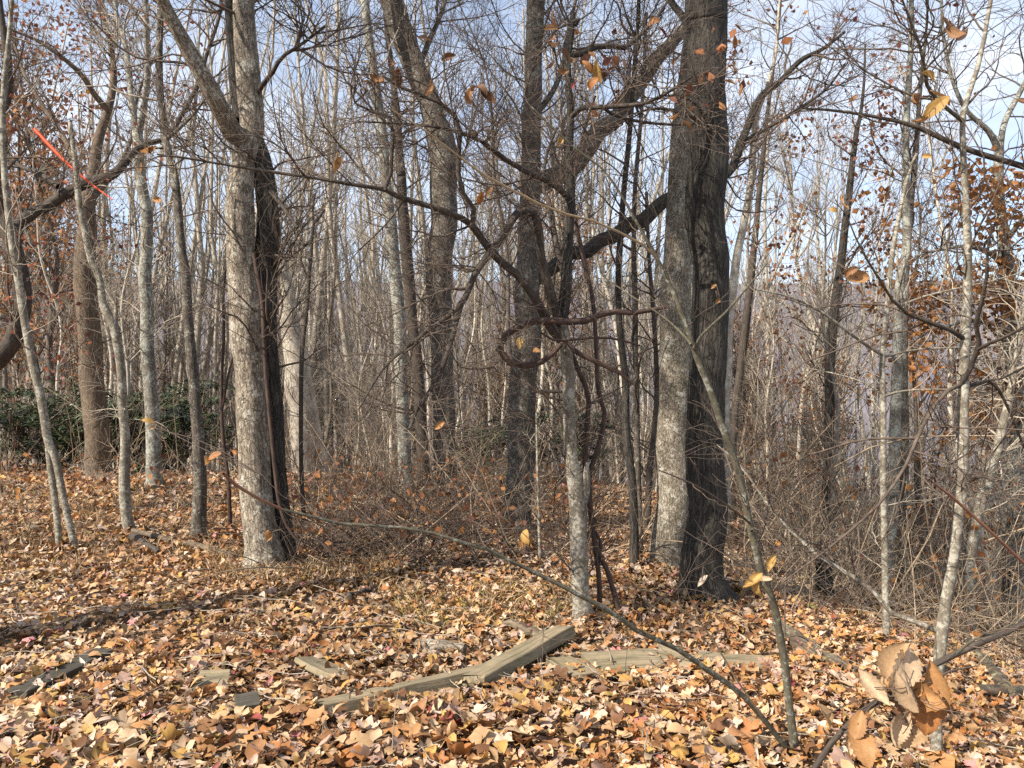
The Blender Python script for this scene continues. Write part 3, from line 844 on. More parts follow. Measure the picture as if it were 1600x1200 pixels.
# --- right
T('bare_tree', 'slim pale trunk rising right beside the very thick dark trunk', 'tree', 'wood_far', 'twig_grey', [
    ('trunk', [(1133, 905, 15), (1134, 785, 15), (1133, 680, 15), (1136, 575, 15), (1141, 487, 14), (1152, 400, 13), (1162, 350, 12), (1171, 290, 10), (1180, 192, 8), (1197, 140, 6), (1211, 87, 5), (1216, 20, 4), (1220, -10, 3)]),
    ], D=9.5, tw=big(40, 1.5, 240, 0.7, 400, 0.35, t0=0.35))
T('bare_tree', 'dark slim trunk leaning right behind the slim pale trunk', 'tree', 'dark', 'twig', [
    ('trunk', [(1143, 730, 14), (1150, 645, 13), (1159, 557, 13), (1171, 452, 12), (1177, 400, 11), (1183, 343, 9), (1190, 260, 8), (1200, 170, 6), (1214, 60, 5), (1220, -5, 4)]),
    ], D=12.5, tw=big(40, 2.0, 240, 0.9, 350, 0.4, t0=0.3, rmin=0.0025), leaves=dict(count=900, size=(0.06, 0.11), cols=RUSSET, clump=45))
T('bare_tree', 'dark leaning trunk with a thin top in the gap right of centre', 'tree', 'dark_oak', 'twig', [
    ('trunk', [(1292, 800, 17), (1295, 700, 16), (1296, 627, 15), (1299, 540, 15), (1306, 470, 14), (1316, 385, 12), (1329, 280, 10), (1337, 210, 8), (1344, 180, 6), (1350, 130, 4), (1352, 70, 3)]),
    ], D=12.0, tw=big(46, 1.7, 280, 0.8, 400, 0.4, t0=0.3, rmin=0.0025), leaves=dict(count=900, size=(0.05, 0.10), cols=RUSSET, clump=50))
T('bare_tree', 'grey tree of two close grown stems, right of the slim pale sapling', 'tree', 'lichen', 'twig', [
    ('trunk', [(1383, 985, 22), (1385, 920, 20), (1390, 850, 18), (1396, 750, 17), (1400, 627, 16), (1402, 540, 15), (1405, 452, 14), (1416, 385, 13), (1415, 315, 12), (1416, 210, 10), (1421, 122, 9), (1425, 52, 8), (1424, -5, 7)]),
    ('trunk', [(1408, 975, 15), (1409, 880, 14), (1412, 760, 13), (1414, 650, 12), (1412, 540, 11), (1415, 440, 10), (1422, 330, 9), (1432, 230, 8), (1437, 150, 6), (1446, 60, 4), (1450, -5, 3)], {'root': True, 'mat': 'grey', 'off': (0.3, 0.3)}),
    ], D=8.2, tw=big(60, 1.5, 380, 0.7, 500, 0.35, t0=0.35), leaves=dict(count=420, size=(0.04, 0.08), cols=MAROON, clump=40))
T('sapling', 'slim pale sapling with long straight white side branches', 'sapling', 'smooth', 'twig_grey', [
    ('stem', [(1386, 1010, 12), (1383, 900, 11), (1381, 785, 10), (1381, 715, 10), (1380, 610, 9), (1380, 554, 9), (1386, 487, 9), (1393, 407, 8), (1404, 340, 6), (1420, 270, 5), (1432, 240, 4)]),
    ('branch', [(1380, 556, 5), (1355, 540, 5), (1330, 522, 5), (1278, 484, 4), (1230, 463, 3), (1180, 452, 2)], {'off': (0, -0.5)}),
    ('branch', [(1381, 558, 4), (1428, 547, 3), (1495, 543, 3), (1580, 540, 2)], {'off': (0, 0.3)}),
    ('branch', [(1388, 486, 5), (1410, 476, 4), (1435, 466, 4), (1488, 452, 3), (1545, 440, 2), (1600, 425, 2)], {'off': (0, -0.3)}),
    ('branch', [(1381, 620, 4), (1400, 613, 4), (1421, 610, 3), (1470, 608, 2), (1540, 612, 2)], {'off': (0, -0.4)}),
    ('branch', [(1380, 618, 4), (1355, 600, 3), (1310, 585, 2), (1260, 575, 2)], {'off': (0, 0.5)}),
    ], tw=big(40, 0.8, 130, 0.4, 120, 0.2, t0=0.15, rad=(0.002, 0.005)))
T('bare_tree', 'pale mottled crooked tree rising full height near the right edge', 'tree', 'smooth', 'twig', [
    ('trunk', [(1466, 1205, 18), (1464, 1130, 17), (1467, 1050, 17), (1471, 990, 18), (1477, 937, 17), (1488, 878, 16), (1497, 810, 16), (1504, 750, 16), (1505, 645, 16), (1507, 540, 15), (1510, 470, 14), (1511, 400, 12), (1508, 315, 10), (1505, 245, 9), (1505, 182, 8), (1517, 140, 7), (1528, 105, 7), (1537, 63, 6), (1546, 10, 6)], {'extlen': 2.0}),
    ('limb', [(1500, 605, 8), (1512, 585, 8), (1530, 545, 8), (1526, 519, 7), (1525, 491, 7), (1537, 463, 6), (1543, 421, 5), (1543, 390, 4), (1550, 350, 3)], {'off': (0, -0.4), 'mat': 'dark'}),
    ('limb', [(1529, 546, 6), (1545, 537, 6), (1565, 529, 5), (1600, 512, 5), (1640, 495, 3)], {'off': (-0.2, -0.5), 'mat': 'dark'}),
    ('limb', [(1502, 600, 7), (1485, 608, 7), (1470, 620, 6), (1449, 652, 6), (1428, 697, 6), (1411, 736, 5), (1376, 785, 5), (1344, 816, 4), (1295, 857, 4), (1222, 910, 2)], {'off': (0, -0.4), 'mat': 'twig'}),
    ('limb', [(1507, 530, 8), (1490, 518, 7), (1442, 500, 6), (1407, 484, 5), (1386, 456, 4), (1365, 421, 4), (1345, 390, 3), (1320, 330, 2)], {'off': (0, -0.3), 'mat': 'dark'}),
    ('limb', [(1470, 988, 9), (1453, 976, 9), (1418, 969, 8), (1393, 958, 8), (1379, 937, 7), (1348, 913, 7), (1320, 892, 6), (1281, 871, 6), (1250, 843, 5), (1215, 808, 5), (1194, 780, 4), (1155, 725, 3), (1120, 695, 2)], {'off': (0, 0.3)}),
    ('limb', [(1505, 190, 7), (1480, 170, 6), (1452, 143, 6), (1447, 120, 5), (1440, 80, 5), (1425, 40, 4), (1410, 0, 3)], {'off': (0, -0.4), 'mat': 'olive'}),
    ('limb', [(1504, 760, 5), (1530, 745, 5), (1556, 755, 4), (1600, 800, 3)], {'off': (0, -0.4), 'mat': 'dark'}),
    ('limb', [(1509, 605, 5), (1540, 595, 5), (1558, 605, 5), (1580, 650, 4), (1600, 700, 4)], {'off': (0, 0.2), 'mat': 'dark'}),
    ], tw=big(90, 0.9, 480, 0.4, 600, 0.2, t0=0.2, rad=(0.002, 0.006)))
T('sapling', 'dark branch arching from the right edge with a cluster of large tan leaves', 'sapling', 'dark', 'twig', [
    ('stem', [(1262, 1215, 10), (1306, 1151, 9), (1348, 1109, 9), (1379, 1091, 10), (1407, 1070, 10), (1442, 1046, 10), (1495, 1021, 10), (1547, 997, 10), (1600, 974, 10), (1660, 940, 9), (1740, 900, 8)], {'free': True, 'off': (0.0, 0.15)}),
    ('branch', [(1495, 1021, 5), (1520, 1000, 4), (1560, 985, 3), (1600, 965, 2)], {'off': (0, -0.1), 'mat': 'olive'}),
    ('branch', [(1379, 1091, 4), (1405, 1096, 4), (1440, 1075, 3), (1480, 1050, 3), (1530, 1040, 2)], {'off': (0.05, 0.1), 'mat': 'twig'}),
    ('branch', [(1310, 1148, 4), (1340, 1140, 3), (1370, 1150, 2)], {'off': (0, -0.1), 'mat': 'twig'}),
    ], D=2.15, tw=big(14, 0.35, 30, 0.2, 0, 0, t0=0.15, rad=(0.0015, 0.003), rmin=0.0009))
T('sapling', 'olive grey leaning sapling in front, sending a long low branch left', 'sapling', 'olive', 'twig', [
    ('stem', [(1245, 1198, 18), (1239, 1147, 14), (1232, 1095, 12), (1225, 1025, 12), (1217, 983, 12), (1211, 948, 13), (1201, 920, 12), (1190, 892, 12), (1180, 850, 12), (1171, 815, 12), (1160, 760, 11), (1145, 708, 11), (1127, 662, 11), (1110, 610, 10), (1092, 568, 10), (1082, 540, 9), (1068, 498, 8), (1040, 431, 7), (1024, 400, 6), (1006, 367, 5), (988, 335, 4), (965, 295, 4), (940, 262, 3), (901, 234, 3), (863, 199, 3), (824, 161, 2)], {'off': (0, -0.5)}),
    ('shoot', [(1026, 404, 4), (1017, 390, 4), (975, 367, 4), (940, 350, 4), (905, 339, 4), (870, 331, 4), (835, 315, 4), (800, 297, 4), (747, 268, 4), (709, 238, 3), (667, 206, 3), (611, 171, 2)], {'off': (-0.45, -1.1), 'mat': 'shoot', 'twigs': False}),
    ('branch', [(1084, 544, 5), (1098, 522, 4), (1134, 488, 4), (1166, 451, 3), (1200, 410, 2)], {'off': (-0.35, -0.5), 'mat': 'olive'}),
    ('branch', [(1080, 538, 5), (1060, 515, 4), (1030, 490, 3), (990, 465, 3), (940, 430, 2)], {'off': (-0.35, -0.2), 'mat': 'olive'}),
    ('branch', [(1240, 1185, 8), (1215, 1151, 9), (1187, 1116, 9), (1155, 1081, 9), (1110, 1050, 9), (1075, 1025, 8), (1045, 1007, 8), (1003, 990, 8), (975, 969, 8), (940, 948, 7), (905, 930, 7), (852, 902, 7), (800, 878, 6), (765, 860, 6), (716, 846, 6), (660, 829, 5), (590, 822, 5), (520, 817, 5), (490, 808, 5), (437, 795, 4)], {'off': (0, -0.9), 'mat': 'olive'}),
    ('branch', [(440, 796, 4.5), (402, 778, 5), (367, 757, 5), (349, 740, 5)], {'off': (-0.9, -1.05), 'mat': 'russet_shoot', 'twigs': False}),
    ('branch', [(1172, 818, 4), (1150, 800, 4), (1115, 775, 3), (1080, 755, 3), (1030, 735, 2)], {'off': (-0.2, -0.5), 'mat': 'twig'}),
    ('branch', [(1175, 830, 4), (1165, 800, 3), (1130, 700, 2)], {'off': (-0.2, 0.2), 'mat': 'twig', 'twigs': False}),
    ('branch', [(1226, 1040, 3), (1228, 900, 2), (1240, 850, 2)], {'off': (0, 0.2), 'mat': 'twig'}),
    ('branch', [(1190, 1118, 3), (1150, 1060, 3), (1100, 980, 3), (1040, 935, 2)], {'off': (-0.15, -0.5), 'mat': 'shoot', 'twigs': False}),
    ], tw=big(50, 0.6, 120, 0.3, 80, 0.15, t0=0.2, rad=(0.0015, 0.003), rmin=0.001))
T('hanging_branch', 'dark bare branch slanting in from the upper right edge against the sky', 'branch', 'dark', 'twig', [
    ('limb', [(1780, 330, 11), (1690, 292, 10), (1600, 260, 10), (1547, 245, 9), (1495, 227, 9), (1453, 207, 8), (1425, 195, 7), (1390, 187, 6), (1337, 177, 5), (1285, 171, 4), (1252, 170, 3), (1230, 182, 2), (1190, 205, 2)], {'free': True}),
    ('limb', [(1340, 178, 3), (1368, 190, 2.5), (1400, 194, 2)], {'off': (0, -0.1), 'twigs': False}),
    ('limb', [(1256, 170, 2.5), (1300, 145, 2), (1305, 140, 1.5)], {'off': (0, -0.1), 'twigs': False}),
    ], D=3.6, tw=big(22, 0.4, 60, 0.25, 0, 0, t0=0.3, rad=(0.0015, 0.003), rmin=0.001))
T('sapling', 'reddish thin shoot slanting across the lower right trees', 'sapling', 'russet_shoot', 'twig', [
    ('stem', [(1700, 965, 6), (1640, 915, 5), (1600, 880, 5), (1570, 850, 5), (1540, 825, 5), (1500, 785, 5), (1470, 765, 5), (1455, 752, 3)], {'free': True, 'off': (0, -0.2)}),
    ], D=2.3)
T('bare_tree', 'white barked trunk leaning right low down at the right edge', 'tree', 'smooth', 'twig_grey', [
    ('trunk', [(1512, 905, 20), (1519, 850, 18), (1533, 785, 17), (1551, 732, 15), (1568, 662, 13), (1577, 620, 11), (1590, 540, 9), (1604, 450, 7)]),
    ], D=8.0, tw=big(36, 1.2, 220, 0.6, 260, 0.3, t0=0.3))
T('oak_tree', 'grey trunk forking into a high V among russet leaves at the right edge', 'tree', 'lichen', 'twig', [
    ('trunk', [(1588, 760, 26), (1585, 620, 25), (1580, 487, 24), (1576, 417, 22), (1566, 350, 17), (1561, 280, 15), (1561, 227, 13)], {'stub': True}),
    ('limb', [(1561, 235, 11), (1545, 205, 9), (1512, 175, 7), (1490, 130, 6), (1475, 60, 5), (1470, -10, 4)], {'off': (0, -0.5)}),
    ('limb', [(1562, 232, 10), (1570, 190, 9), (1596, 140, 8), (1625, 80, 6), (1640, 0, 5)], {'off': (0, 0.4)}),
    ('limb', [(1576, 420, 10), (1545, 395, 8), (1510, 385, 6), (1470, 390, 5), (1430, 400, 3)], {'off': (0, -0.8)}),
    ('limb', [(1582, 520, 9), (1550, 505, 7), (1510, 500, 6), (1470, 515, 4)], {'off': (0, -0.8)}),
    ('limb', [(1570, 380, 9), (1600, 340, 8), (1640, 320, 6)], {'off': (0, -0.5)}),
    ], D=10.5, tw=big(90, 1.6, 600, 0.8, 900, 0.35, t0=0.2), leaves=dict(count=4200, size=(0.06, 0.12), cols=OCHRE, clump=120, zmax=4.3))

def find(label):
    for o in COL.objects:
        if o.get('label') == label:
            return o

# ------------------------------------------------------------------ weathered boards, logs
BOARDS = []
def board(label, a, b, w, th, mat='board', lift=(0.035, 0.035), roll=0.0, name='board'):
    A = pix(*a, ground_hit(*a)); B = pix(*b, ground_hit(*b))
    A[2] = ground_at(A[0], A[1]) + lift[0] - 0.02; B[2] = ground_at(B[0], B[1]) + lift[1] - 0.02
    L = float(np.linalg.norm(B - A))
    n = max(4, int(L / 0.05))
    w *= 1.3; th *= 1.2
    hw, ht, bv = w / 2, th / 2, 0.005
    sec = np.array([(-hw + bv, -ht), (hw - bv, -ht), (hw, -ht + bv), (hw, ht - bv), (hw - bv, ht), (-hw + bv, ht), (-hw, ht - bv), (-hw, -ht + bv)])
    xs = np.linspace(-L / 2, L / 2, n)
    V = np.zeros((n, 8, 3))
    V[..., 0] = xs[:, None]
    V[..., 1:] = sec[None]
    q = V * np.array([4.0, 30, 30]) + len(label)
    V[..., 1] += 0.012 * vnoise(q) + 0.02 * vnoise(q * np.array([0.35, 0, 0]) + 5)
    V[..., 2] += 0.010 * vnoise(q + 9) + 0.012 * (xs[:, None] / max(L, .2)) ** 2
    V[0, :, 0] += 0.05 * vnoise(q[0] * 2.0)
    V[-1, :, 0] += 0.05 * vnoise(q[-1] * 2.0)
    g = Geo()
    i = np.arange(n - 1)[:, None] * 8
    j = np.arange(8)[None]
    quads = np.stack(np.broadcast_arrays(i + j, i + (j + 1) % 8, i + 8 + (j + 1) % 8, i + 8 + j), -1).reshape(-1, 4)
    k = (n - 1) * 8
    caps = [[0, 7, 6, 1], [6, 5, 2, 1], [5, 4, 3, 2], [k, k + 1, k + 6, k + 7], [k + 1, k + 2, k + 5, k + 6], [k + 2, k + 3, k + 4, k + 5]]
    g.add(V, quads=np.concatenate([quads, caps]))
    o = link(name, g.mesh(name, M[mat], smooth=False), None, (A + B) / 2)
    d = Vector(B - A)
    yaw = math.atan2(d.y, d.x)
    pitch = -math.atan2(d.z, math.hypot(d.x, d.y))
    from mathutils import Euler
    o.rotation_mode = 'XYZ'
    o.rotation_euler = Euler((roll, pitch, yaw), 'XYZ')
    tag(o, label, 'board', 'old boards scattered on the leaves')
    BOARDS.append(((A + B) / 2, yaw, L / 2, hw, max(A[2], B[2]) + ht))
    return o

board('dark damp beam lying alone at the lower left', (24, 1102), (170, 1030), 0.085, 0.07, 'board_dark', (0.045, 0.03), 0.1)
board('small flat board scrap nearly buried in leaves right of the dark beam', (312, 1078), (358, 1074), 0.13, 0.03, 'board', (0.05, 0.05), 0.25)
board('short dark wood block poking out of the leaves', (362, 1122), (402, 1114), 0.10, 0.07, 'board_dark', (0.04, 0.045), 0.2)
board('short tilted plank above the long beam\'s near end', (486, 1045), (544, 1068), 0.14, 0.03, 'board', (0.06, 0.04), -0.3)
board('long weathered beam running slantwise through the foreground leaves', (490, 1118), (778, 1058), 0.085, 0.06, 'board', (0.035, 0.055), -0.15)
board('raised beam end resting on the long weathered beam', (738, 1078), (886, 1010), 0.095, 0.06, 'board', (0.07, 0.11), -0.1)
board('short thick board pointing towards the viewer at the beam crossing', (868, 1040), (918, 1072), 0.12, 0.05, 'board', (0.03, 0.045), 0.05)
board('flat board with a straight edge right of the beam crossing', (918, 1048), (1030, 1042), 0.16, 0.035, 'board', (0.05, 0.045), 0.2)
board('flat board slanting towards the leaning sapling', (1022, 1028), (1088, 1050), 0.11, 0.035, 'board', (0.04, 0.05), 0.1)
board('grey board lying just behind the leaning sapling', (1092, 1040), (1196, 1044), 0.12, 0.035, 'board', (0.05, 0.05), 0.2)

def log(name, label, cat, a, b, w0, w1, mat='rotten', lift=(0.06, 0.06), split=None):
    A = pix(*a, ground_hit(*a)); B = pix(*b, ground_hit(*b))
    A[2] = ground_at(A[0], A[1]) + lift[0]; B[2] = ground_at(B[0], B[1]) + lift[1]
    n = 40
    t = np.linspace(0, 1, n)[:, None]
    S = A * (1 - t) + B * t
    S[:, 2] += 0.02 * vnoise(np.concatenate([t * 6, t * 0, t * 0 + len(label)], 1))
    S[:, 0] += 0.03 * vnoise(np.concatenate([t * 5, t * 0 + 4, t * 0 + len(label)], 1))
    R = (w0 + (w1 - w0) * t[:, 0])
    g = Geo()
    tubes(g, S[None], R[None], 22, rough=0.25, relief=(16, 0.006), cap=True)
    c = (A + B) / 2
    o = link(name, g.mesh(name, M[mat], origin=c), None, c)
    tag(o, label, cat)
    return o
log('log', 'rotting mossy log lying in shade behind the leaning sapling', 'log', (1206, 990), (1332, 1058), 0.07, 0.035, 'rotten', (0.045, 0.0))
log('log', 'weathered log slanting downhill at the lower right edge', 'log', (1508, 1000), (1566, 1092), 0.045, 0.05, 'rotten', (0.05, 0.06))
log('log', 'thin grey log lying flat at the lower right edge', 'log', (1535, 1092), (1660, 1098), 0.03, 0.035, 'rotten', (0.05, 0.06))
log('bark_slab', 'grey curled slab of bark lying in the leaves', 'bark', (654, 1018), (728, 1030), 0.035, 0.028, 'oak', (0.05, 0.04))
log('fallen_branch', 'splintered grey branch stub behind the raised beam end', 'branch', (790, 988), (862, 1010), 0.022, 0.035, 'rotten', (0.06, 0.06))
log('fallen_branch', 'long thin fallen branch between the knee-bent sapling and the forked oak', 'branch', (210, 842), (402, 886), 0.022, 0.03, 'brown', (0.08, 0.06))
log('fallen_branch', 'short dark fallen branch at the foot of the knee-bent sapling', 'branch', (206, 848), (246, 872), 0.035, 0.022, 'dark', (0.06, 0.05))
log('fallen_branch', 'short dark stick lying right below the forked oak', 'branch', (541, 950), (585, 926), 0.016, 0.012, 'dark', (0.06, 0.06))
# stump on the right slope
dS = ground_hit(1288, 935)
bS = pix(1288, 935, dS); bS[2] = ground_at(bS[0], dS)
g = Geo()
zz = np.linspace(-0.1, 0.34, 14)
S = np.stack([np.full(14, bS[0]), np.full(14, dS), bS[2] + zz], -1)
tubes(g, S[None], (0.075 + 0.03 * np.exp(-8 * (zz + 0.1)))[None], 20, rough=0.2, relief=(18, 0.006), cap=True)
tag(link('stump', g.mesh('stump', M['dark_oak'], origin=bS), None, bS), 'small dark broken stump on the right slope', 'stump')

# orange strip
A, B = pix(53, 201, 8.15), pix(176, 312, 8.12)
n = 30
t = np.linspace(0, 1, n)[:, None]
S = A * (1 - t) + B * t
S[:, 2] -= 0.05 * np.sin(t[:, 0] * np.pi)
wd = 0.018 * (1 - t[:, 0]) ** 0.8 + 0.004
up = norm(np.cross(B - A, [0, 1, 0]))
g = Geo()
V = np.stack([S + up * wd[:, None], S + [0, 0.004, 0], S - up * wd[:, None], S - [0, 0.004, 0]], 1)
i = np.arange(n - 1)[:, None] * 4
j = np.arange(4)[None]
g.add(V, quads=np.stack(np.broadcast_arrays(i + j, i + (j + 1) % 4, i + 4 + (j + 1) % 4, i + 4 + j), -1).reshape(-1, 4))
c = S.mean(0)
tag(link('marker_strip', g.mesh('marker_strip', M['orange'], origin=c), None, c), 'bright orange red strip stretched slantwise among the upper left branches', 'strip')

# ------------------------------------------------------------------ leaf shapes
def leaf_shape(kind, curl, fold, seed, seg=None):
    r = np.random.default_rng(seed)
    if kind in ('oak', 'ovate', 'lance', 'low'):
        n = {'oak': 9, 'ovate': 5, 'lance': 5, 'low': 3}[kind] if seg is None else seg
        t = np.linspace(0, 1, n)
        if kind == 'oak':
            w = 0.27 * np.sin(np.pi * np.clip(t, .02, .985)) ** 0.55 * (0.72 + 0.42 * np.cos(np.arange(n) * np.pi))
        elif kind == 'lance':
            w = 0.17 * np.sin(np.pi * t ** 0.8) + 0.008
        else:
            w = 0.29 * np.sin(np.pi * t ** 0.85) ** 0.9 + 0.01
        ang = curl * (t - 0.3)
        x = np.concatenate([[0], np.cumsum(np.cos(ang[1:]) / (n - 1))])
        z = np.concatenate([[0], np.cumsum(np.sin(ang[1:]) / (n - 1))])
        rip = r.normal(size=(n, 2)) * 0.05
        V = np.zeros((n, 3, 3))
        V[:, 1, 0] = x; V[:, 1, 2] = z
        for s, k in ((-1, 0), (1, 2)):
            V[:, k, 0] = x + 0.06 * (kind == 'oak')
            V[:, k, 1] = s * w * math.cos(fold)
            V[:, k, 2] = z + w * math.sin(fold) + rip[:, k // 2] * w * 3
        i = np.arange(n - 1) * 3
        Q = np.concatenate([np.stack([i, i + 3, i + 4, i + 1], -1), np.stack([i + 1, i + 4, i + 5, i + 2], -1)])
        return V.reshape(-1, 3), Q, np.zeros((0, 3), int)
    # palmate, five lobes
    k = 16 if seg is None else seg
    th = np.linspace(-np.pi * 0.93, np.pi * 0.93, k)
    rad = 0.28 + 0.24 * np.abs(np.cos(th * 2.5)) ** 1.2 + 0.05 * np.cos(th)
    if kind == 'tulip':
        rad = 0.33 + 0.16 * np.abs(np.cos(th * 2.0))
    out = np.stack([0.42 + rad * np.cos(th), rad * np.sin(th), 0 * th], -1)
    V = np.concatenate([out, [[0.42, 0, 0]]])
    V[:, 2] = curl * 0.55 * (V[:, 0] - 0.45) ** 2 + fold * np.abs(V[:, 1]) * 0.9 + r.normal(size=len(V)) * 0.05
    i = np.arange(k - 1)
    Tt = np.stack([i, i + 1, np.full(k - 1, k)], -1)
    return V, np.zeros((0, 4), int), Tt

NEAR = [leaf_shape(kd, cu, fo, 40 + i) for i, (kd, cu, fo) in enumerate([
    ('oak', 0.9, 0.35), ('oak', -0.9, 0.2), ('oak', 1.7, 0.7), ('ovate', 0.8, 0.5), ('ovate', -1.2, 0.3), ('ovate', 1.9, 0.9),
    ('lance', 1.0, 0.6), ('lance', -1.3, 0.4), ('palm', 1.0, 0.3), ('palm', -1.2, -0.35), ('palm', 1.8, 0.7), ('tulip', 1.3, 0.4), ('tulip', -1.0, -0.4),
    ('ovate', 2.8, 0.9), ('oak', 2.6, 1.0), ('lance', 2.4, 1.0), ('palm', 2.6, 0.9)])]
MID = [leaf_shape(kd, cu, fo, 70 + i, sg) for i, (kd, cu, fo, sg) in enumerate([('ovate', 1.0, 0.4, 4), ('ovate', -1.4, 0.5, 4), ('lance', 1.5, 0.6, 4),
    ('palm', 1.2, 0.4, 11), ('palm', -1.2, -0.4, 11), ('oak', 1.2, 0.5, 6), ('oak', -1.0, 0.3, 6), ('ovate', 2.4, 0.9, 4)])]
FAR = [leaf_shape('low', cu, fo, 90 + i) for i, (cu, fo) in enumerate([(1.0, 0.4), (-1.2, 0.5), (1.6, 0.9), (-0.6, 0.2)])]

def lit_col(*c):      # leaf colour as it looks in full sun, brought back to its own reflectance
    return tuple(v / k for v, k in zip(srgb(*c), (1.65, 1.65, 1.62)))
PAL = [(lit_col(210, 174, 132), 26), (lit_col(226, 196, 160), 17), (lit_col(202, 152, 100), 16), (lit_col(174, 128, 88), 15), (lit_col(132, 94, 66), 10),
       (lit_col(226, 198, 178), 14), (lit_col(212, 170, 100), 8), (lit_col(236, 218, 196), 3), (lit_col(192, 132, 80), 8), (lit_col(202, 168, 150), 7),
       (lit_col(222, 152, 148), 0.9), (lit_col(168, 86, 80), 0.4), (lit_col(156, 146, 90), 0.4)]
PC = np.array([p[0] for p in PAL]); PW = np.array([p[1] for p in PAL], float); PW /= PW.sum()

def leaf_frames(K, tilt):
    yaw = rng.uniform(0, 2 * np.pi, K)
    ax = rng.uniform(0, 2 * np.pi, K)
    tl = np.abs(rng.normal(size=K)) * tilt
    nz_ = np.stack([np.sin(tl) * np.cos(ax), np.sin(tl) * np.sin(ax), np.cos(tl)], -1)
    x = np.stack([np.cos(yaw), np.sin(yaw), 0 * yaw], -1)
    x = norm(x - (x * nz_).sum(-1, keepdims=True) * nz_)
    return np.stack([x, np.cross(nz_, x), nz_], -1)

def scatter_leaves(g, pos, shapes, size, tilt, cols):
    K = len(pos)
    Rm = leaf_frames(K, tilt)
    sz = rng.uniform(size[0], size[1], K)
    which = rng.integers(len(shapes), size=K)
    for s, (V, Q, Tt) in enumerate(shapes):
        k = np.where(which == s)[0]
        if not len(k):
            continue
        Vc = (V - V.mean(0))
        X = np.einsum('kij,vj->kvi', Rm[k], Vc) * sz[k][:, None, None] + pos[k][:, None, :]
        b = (np.arange(len(k)) * len(V))[:, None, None]
        c = np.repeat(cols[k][:, None, :], len(V), 1) * rng.uniform(0.88, 1.1, (len(k), len(V), 1))
        g.add(X, quads=(b + Q[None]).reshape(-1, 4) if len(Q) else None, tris=(b + Tt[None]).reshape(-1, 3) if len(Tt) else None, col=c)

def wedge(K, d0, d1, p0=-120, p1=1720):
    d = np.sqrt(rng.uniform(d0 * d0, d1 * d1, K))
    px = rng.uniform(p0, p1, K)
    return (px - 800) / F * d, d

def off_boards(x, y, z):
    keep = np.ones(len(x), bool)
    for c, yaw, hl, hw, top in BOARDS:
        dx, dy = x - c[0], y - c[1]
        u = dx * math.cos(yaw) + dy * math.sin(yaw)
        v = -dx * math.sin(yaw) + dy * math.cos(yaw)
        inside = (np.abs(u) < hl * 0.97) & (v > -hw - 0.045) & (v < hw + 0.01)
        keep &= ~(inside & (rng.random(len(x)) > 0.18))
    return keep

def leaf_cols(K):
    c = PC[rng.choice(len(PC), size=K, p=PW)]
    return c * rng.uniform(0.75, 1.12, (K, 1))

lit = Geo()
singles = []
for d0, d1, dens, shapes, size, tilt, hi in (
        (2.6, 4.6, 1150, NEAR, (0.03, 0.108), 0.42, 0.055),
        (4.6, 6.6, 820, MID, (0.035, 0.100), 0.42, 0.055),
        (6.6, 10.0, 560, FAR, (0.055, 0.115), 0.5, 0.055),
        (10.0, 16.5, 300, FAR, (0.08, 0.15), 0.5, 0.055)):
    area = (d1 * d1 - d0 * d0) / 2 * 1840 / F
    K = int(area * dens)
    x, y = wedge(K, d0, d1)
    z = ground_z(x, y)
    h = rng.uniform(0.0, 1.0, K)
    k = off_boards(x, y, z)
    x, y, z, h = x[k], y[k], z[k], h[k]
    pos = np.stack([x, y, z + 0.008 + h * hi], -1)
    patch = fbm(np.stack([x * 0.9, y * 0.9, 0 * x + 3], -1), 3)[:, None]
    hue = fbm(np.stack([x * 0.7, y * 0.7, 0 * x + 9], -1), 2)[:, None]
    cols = leaf_cols(len(x)) * (1 + 0.38 * patch) * (1 + hue * np.array([[0.03, -0.10, -0.24]]))
    if d0 < 3:      # the ones that show largest are pieces of their own
        vis = (np.abs(x / y * F) < 800) & (y > 3.18)
        score = np.where(vis & (h > 0.55), -y + rng.uniform(0, 1.0, len(x)), -99)
        top = np.argsort(-score)[:300]
        singles = [(pos[i] + [0, 0, 0.012], cols[i]) for i in top]
        m_ = np.ones(len(x), bool); m_[top] = False
        pos, cols = pos[m_], cols[m_]
    scatter_leaves(lit, pos, shapes, size, tilt, cols)
for fx, fy, fz, frad in FEET:
    if fy > 11:
        continue
    K = int(40 + 500 * frad)
    a = rng.uniform(0, 2 * np.pi, K)
    rr = frad * 1.15 + np.abs(rng.normal(size=K)) * (0.05 + 0.5 * frad)
    x, y = fx + np.cos(a) * rr, fy + np.sin(a) * rr
    hh = 0.10 * np.exp(-(rr - frad) / (0.08 + frad * 0.4)) * rng.uniform(0.2, 1.0, K)
    scatter_leaves(lit, np.stack([x, y, ground_z(x, y) + 0.02 + hh], -1), MID, (0.04, 0.11), 0.7, leaf_cols(K))
# beyond the crest and down the right slope: coarser cover
x, y = wedge(9000, 16.5, 34)
pos = np.stack([x, y, ground_z(x, y) + rng.uniform(0, 0.05, len(x))], -1)
scatter_leaves(lit, pos, FAR, (0.2, 0.34), 0.5, leaf_cols(len(x)) * 0.9)
o = link('leaf_litter', lit.mesh('leaf_litter', M['litter']))
tag(o, 'deep carpet of tan and orange fallen leaves covering the forest floor', 'leaf litter', kind='stuff')

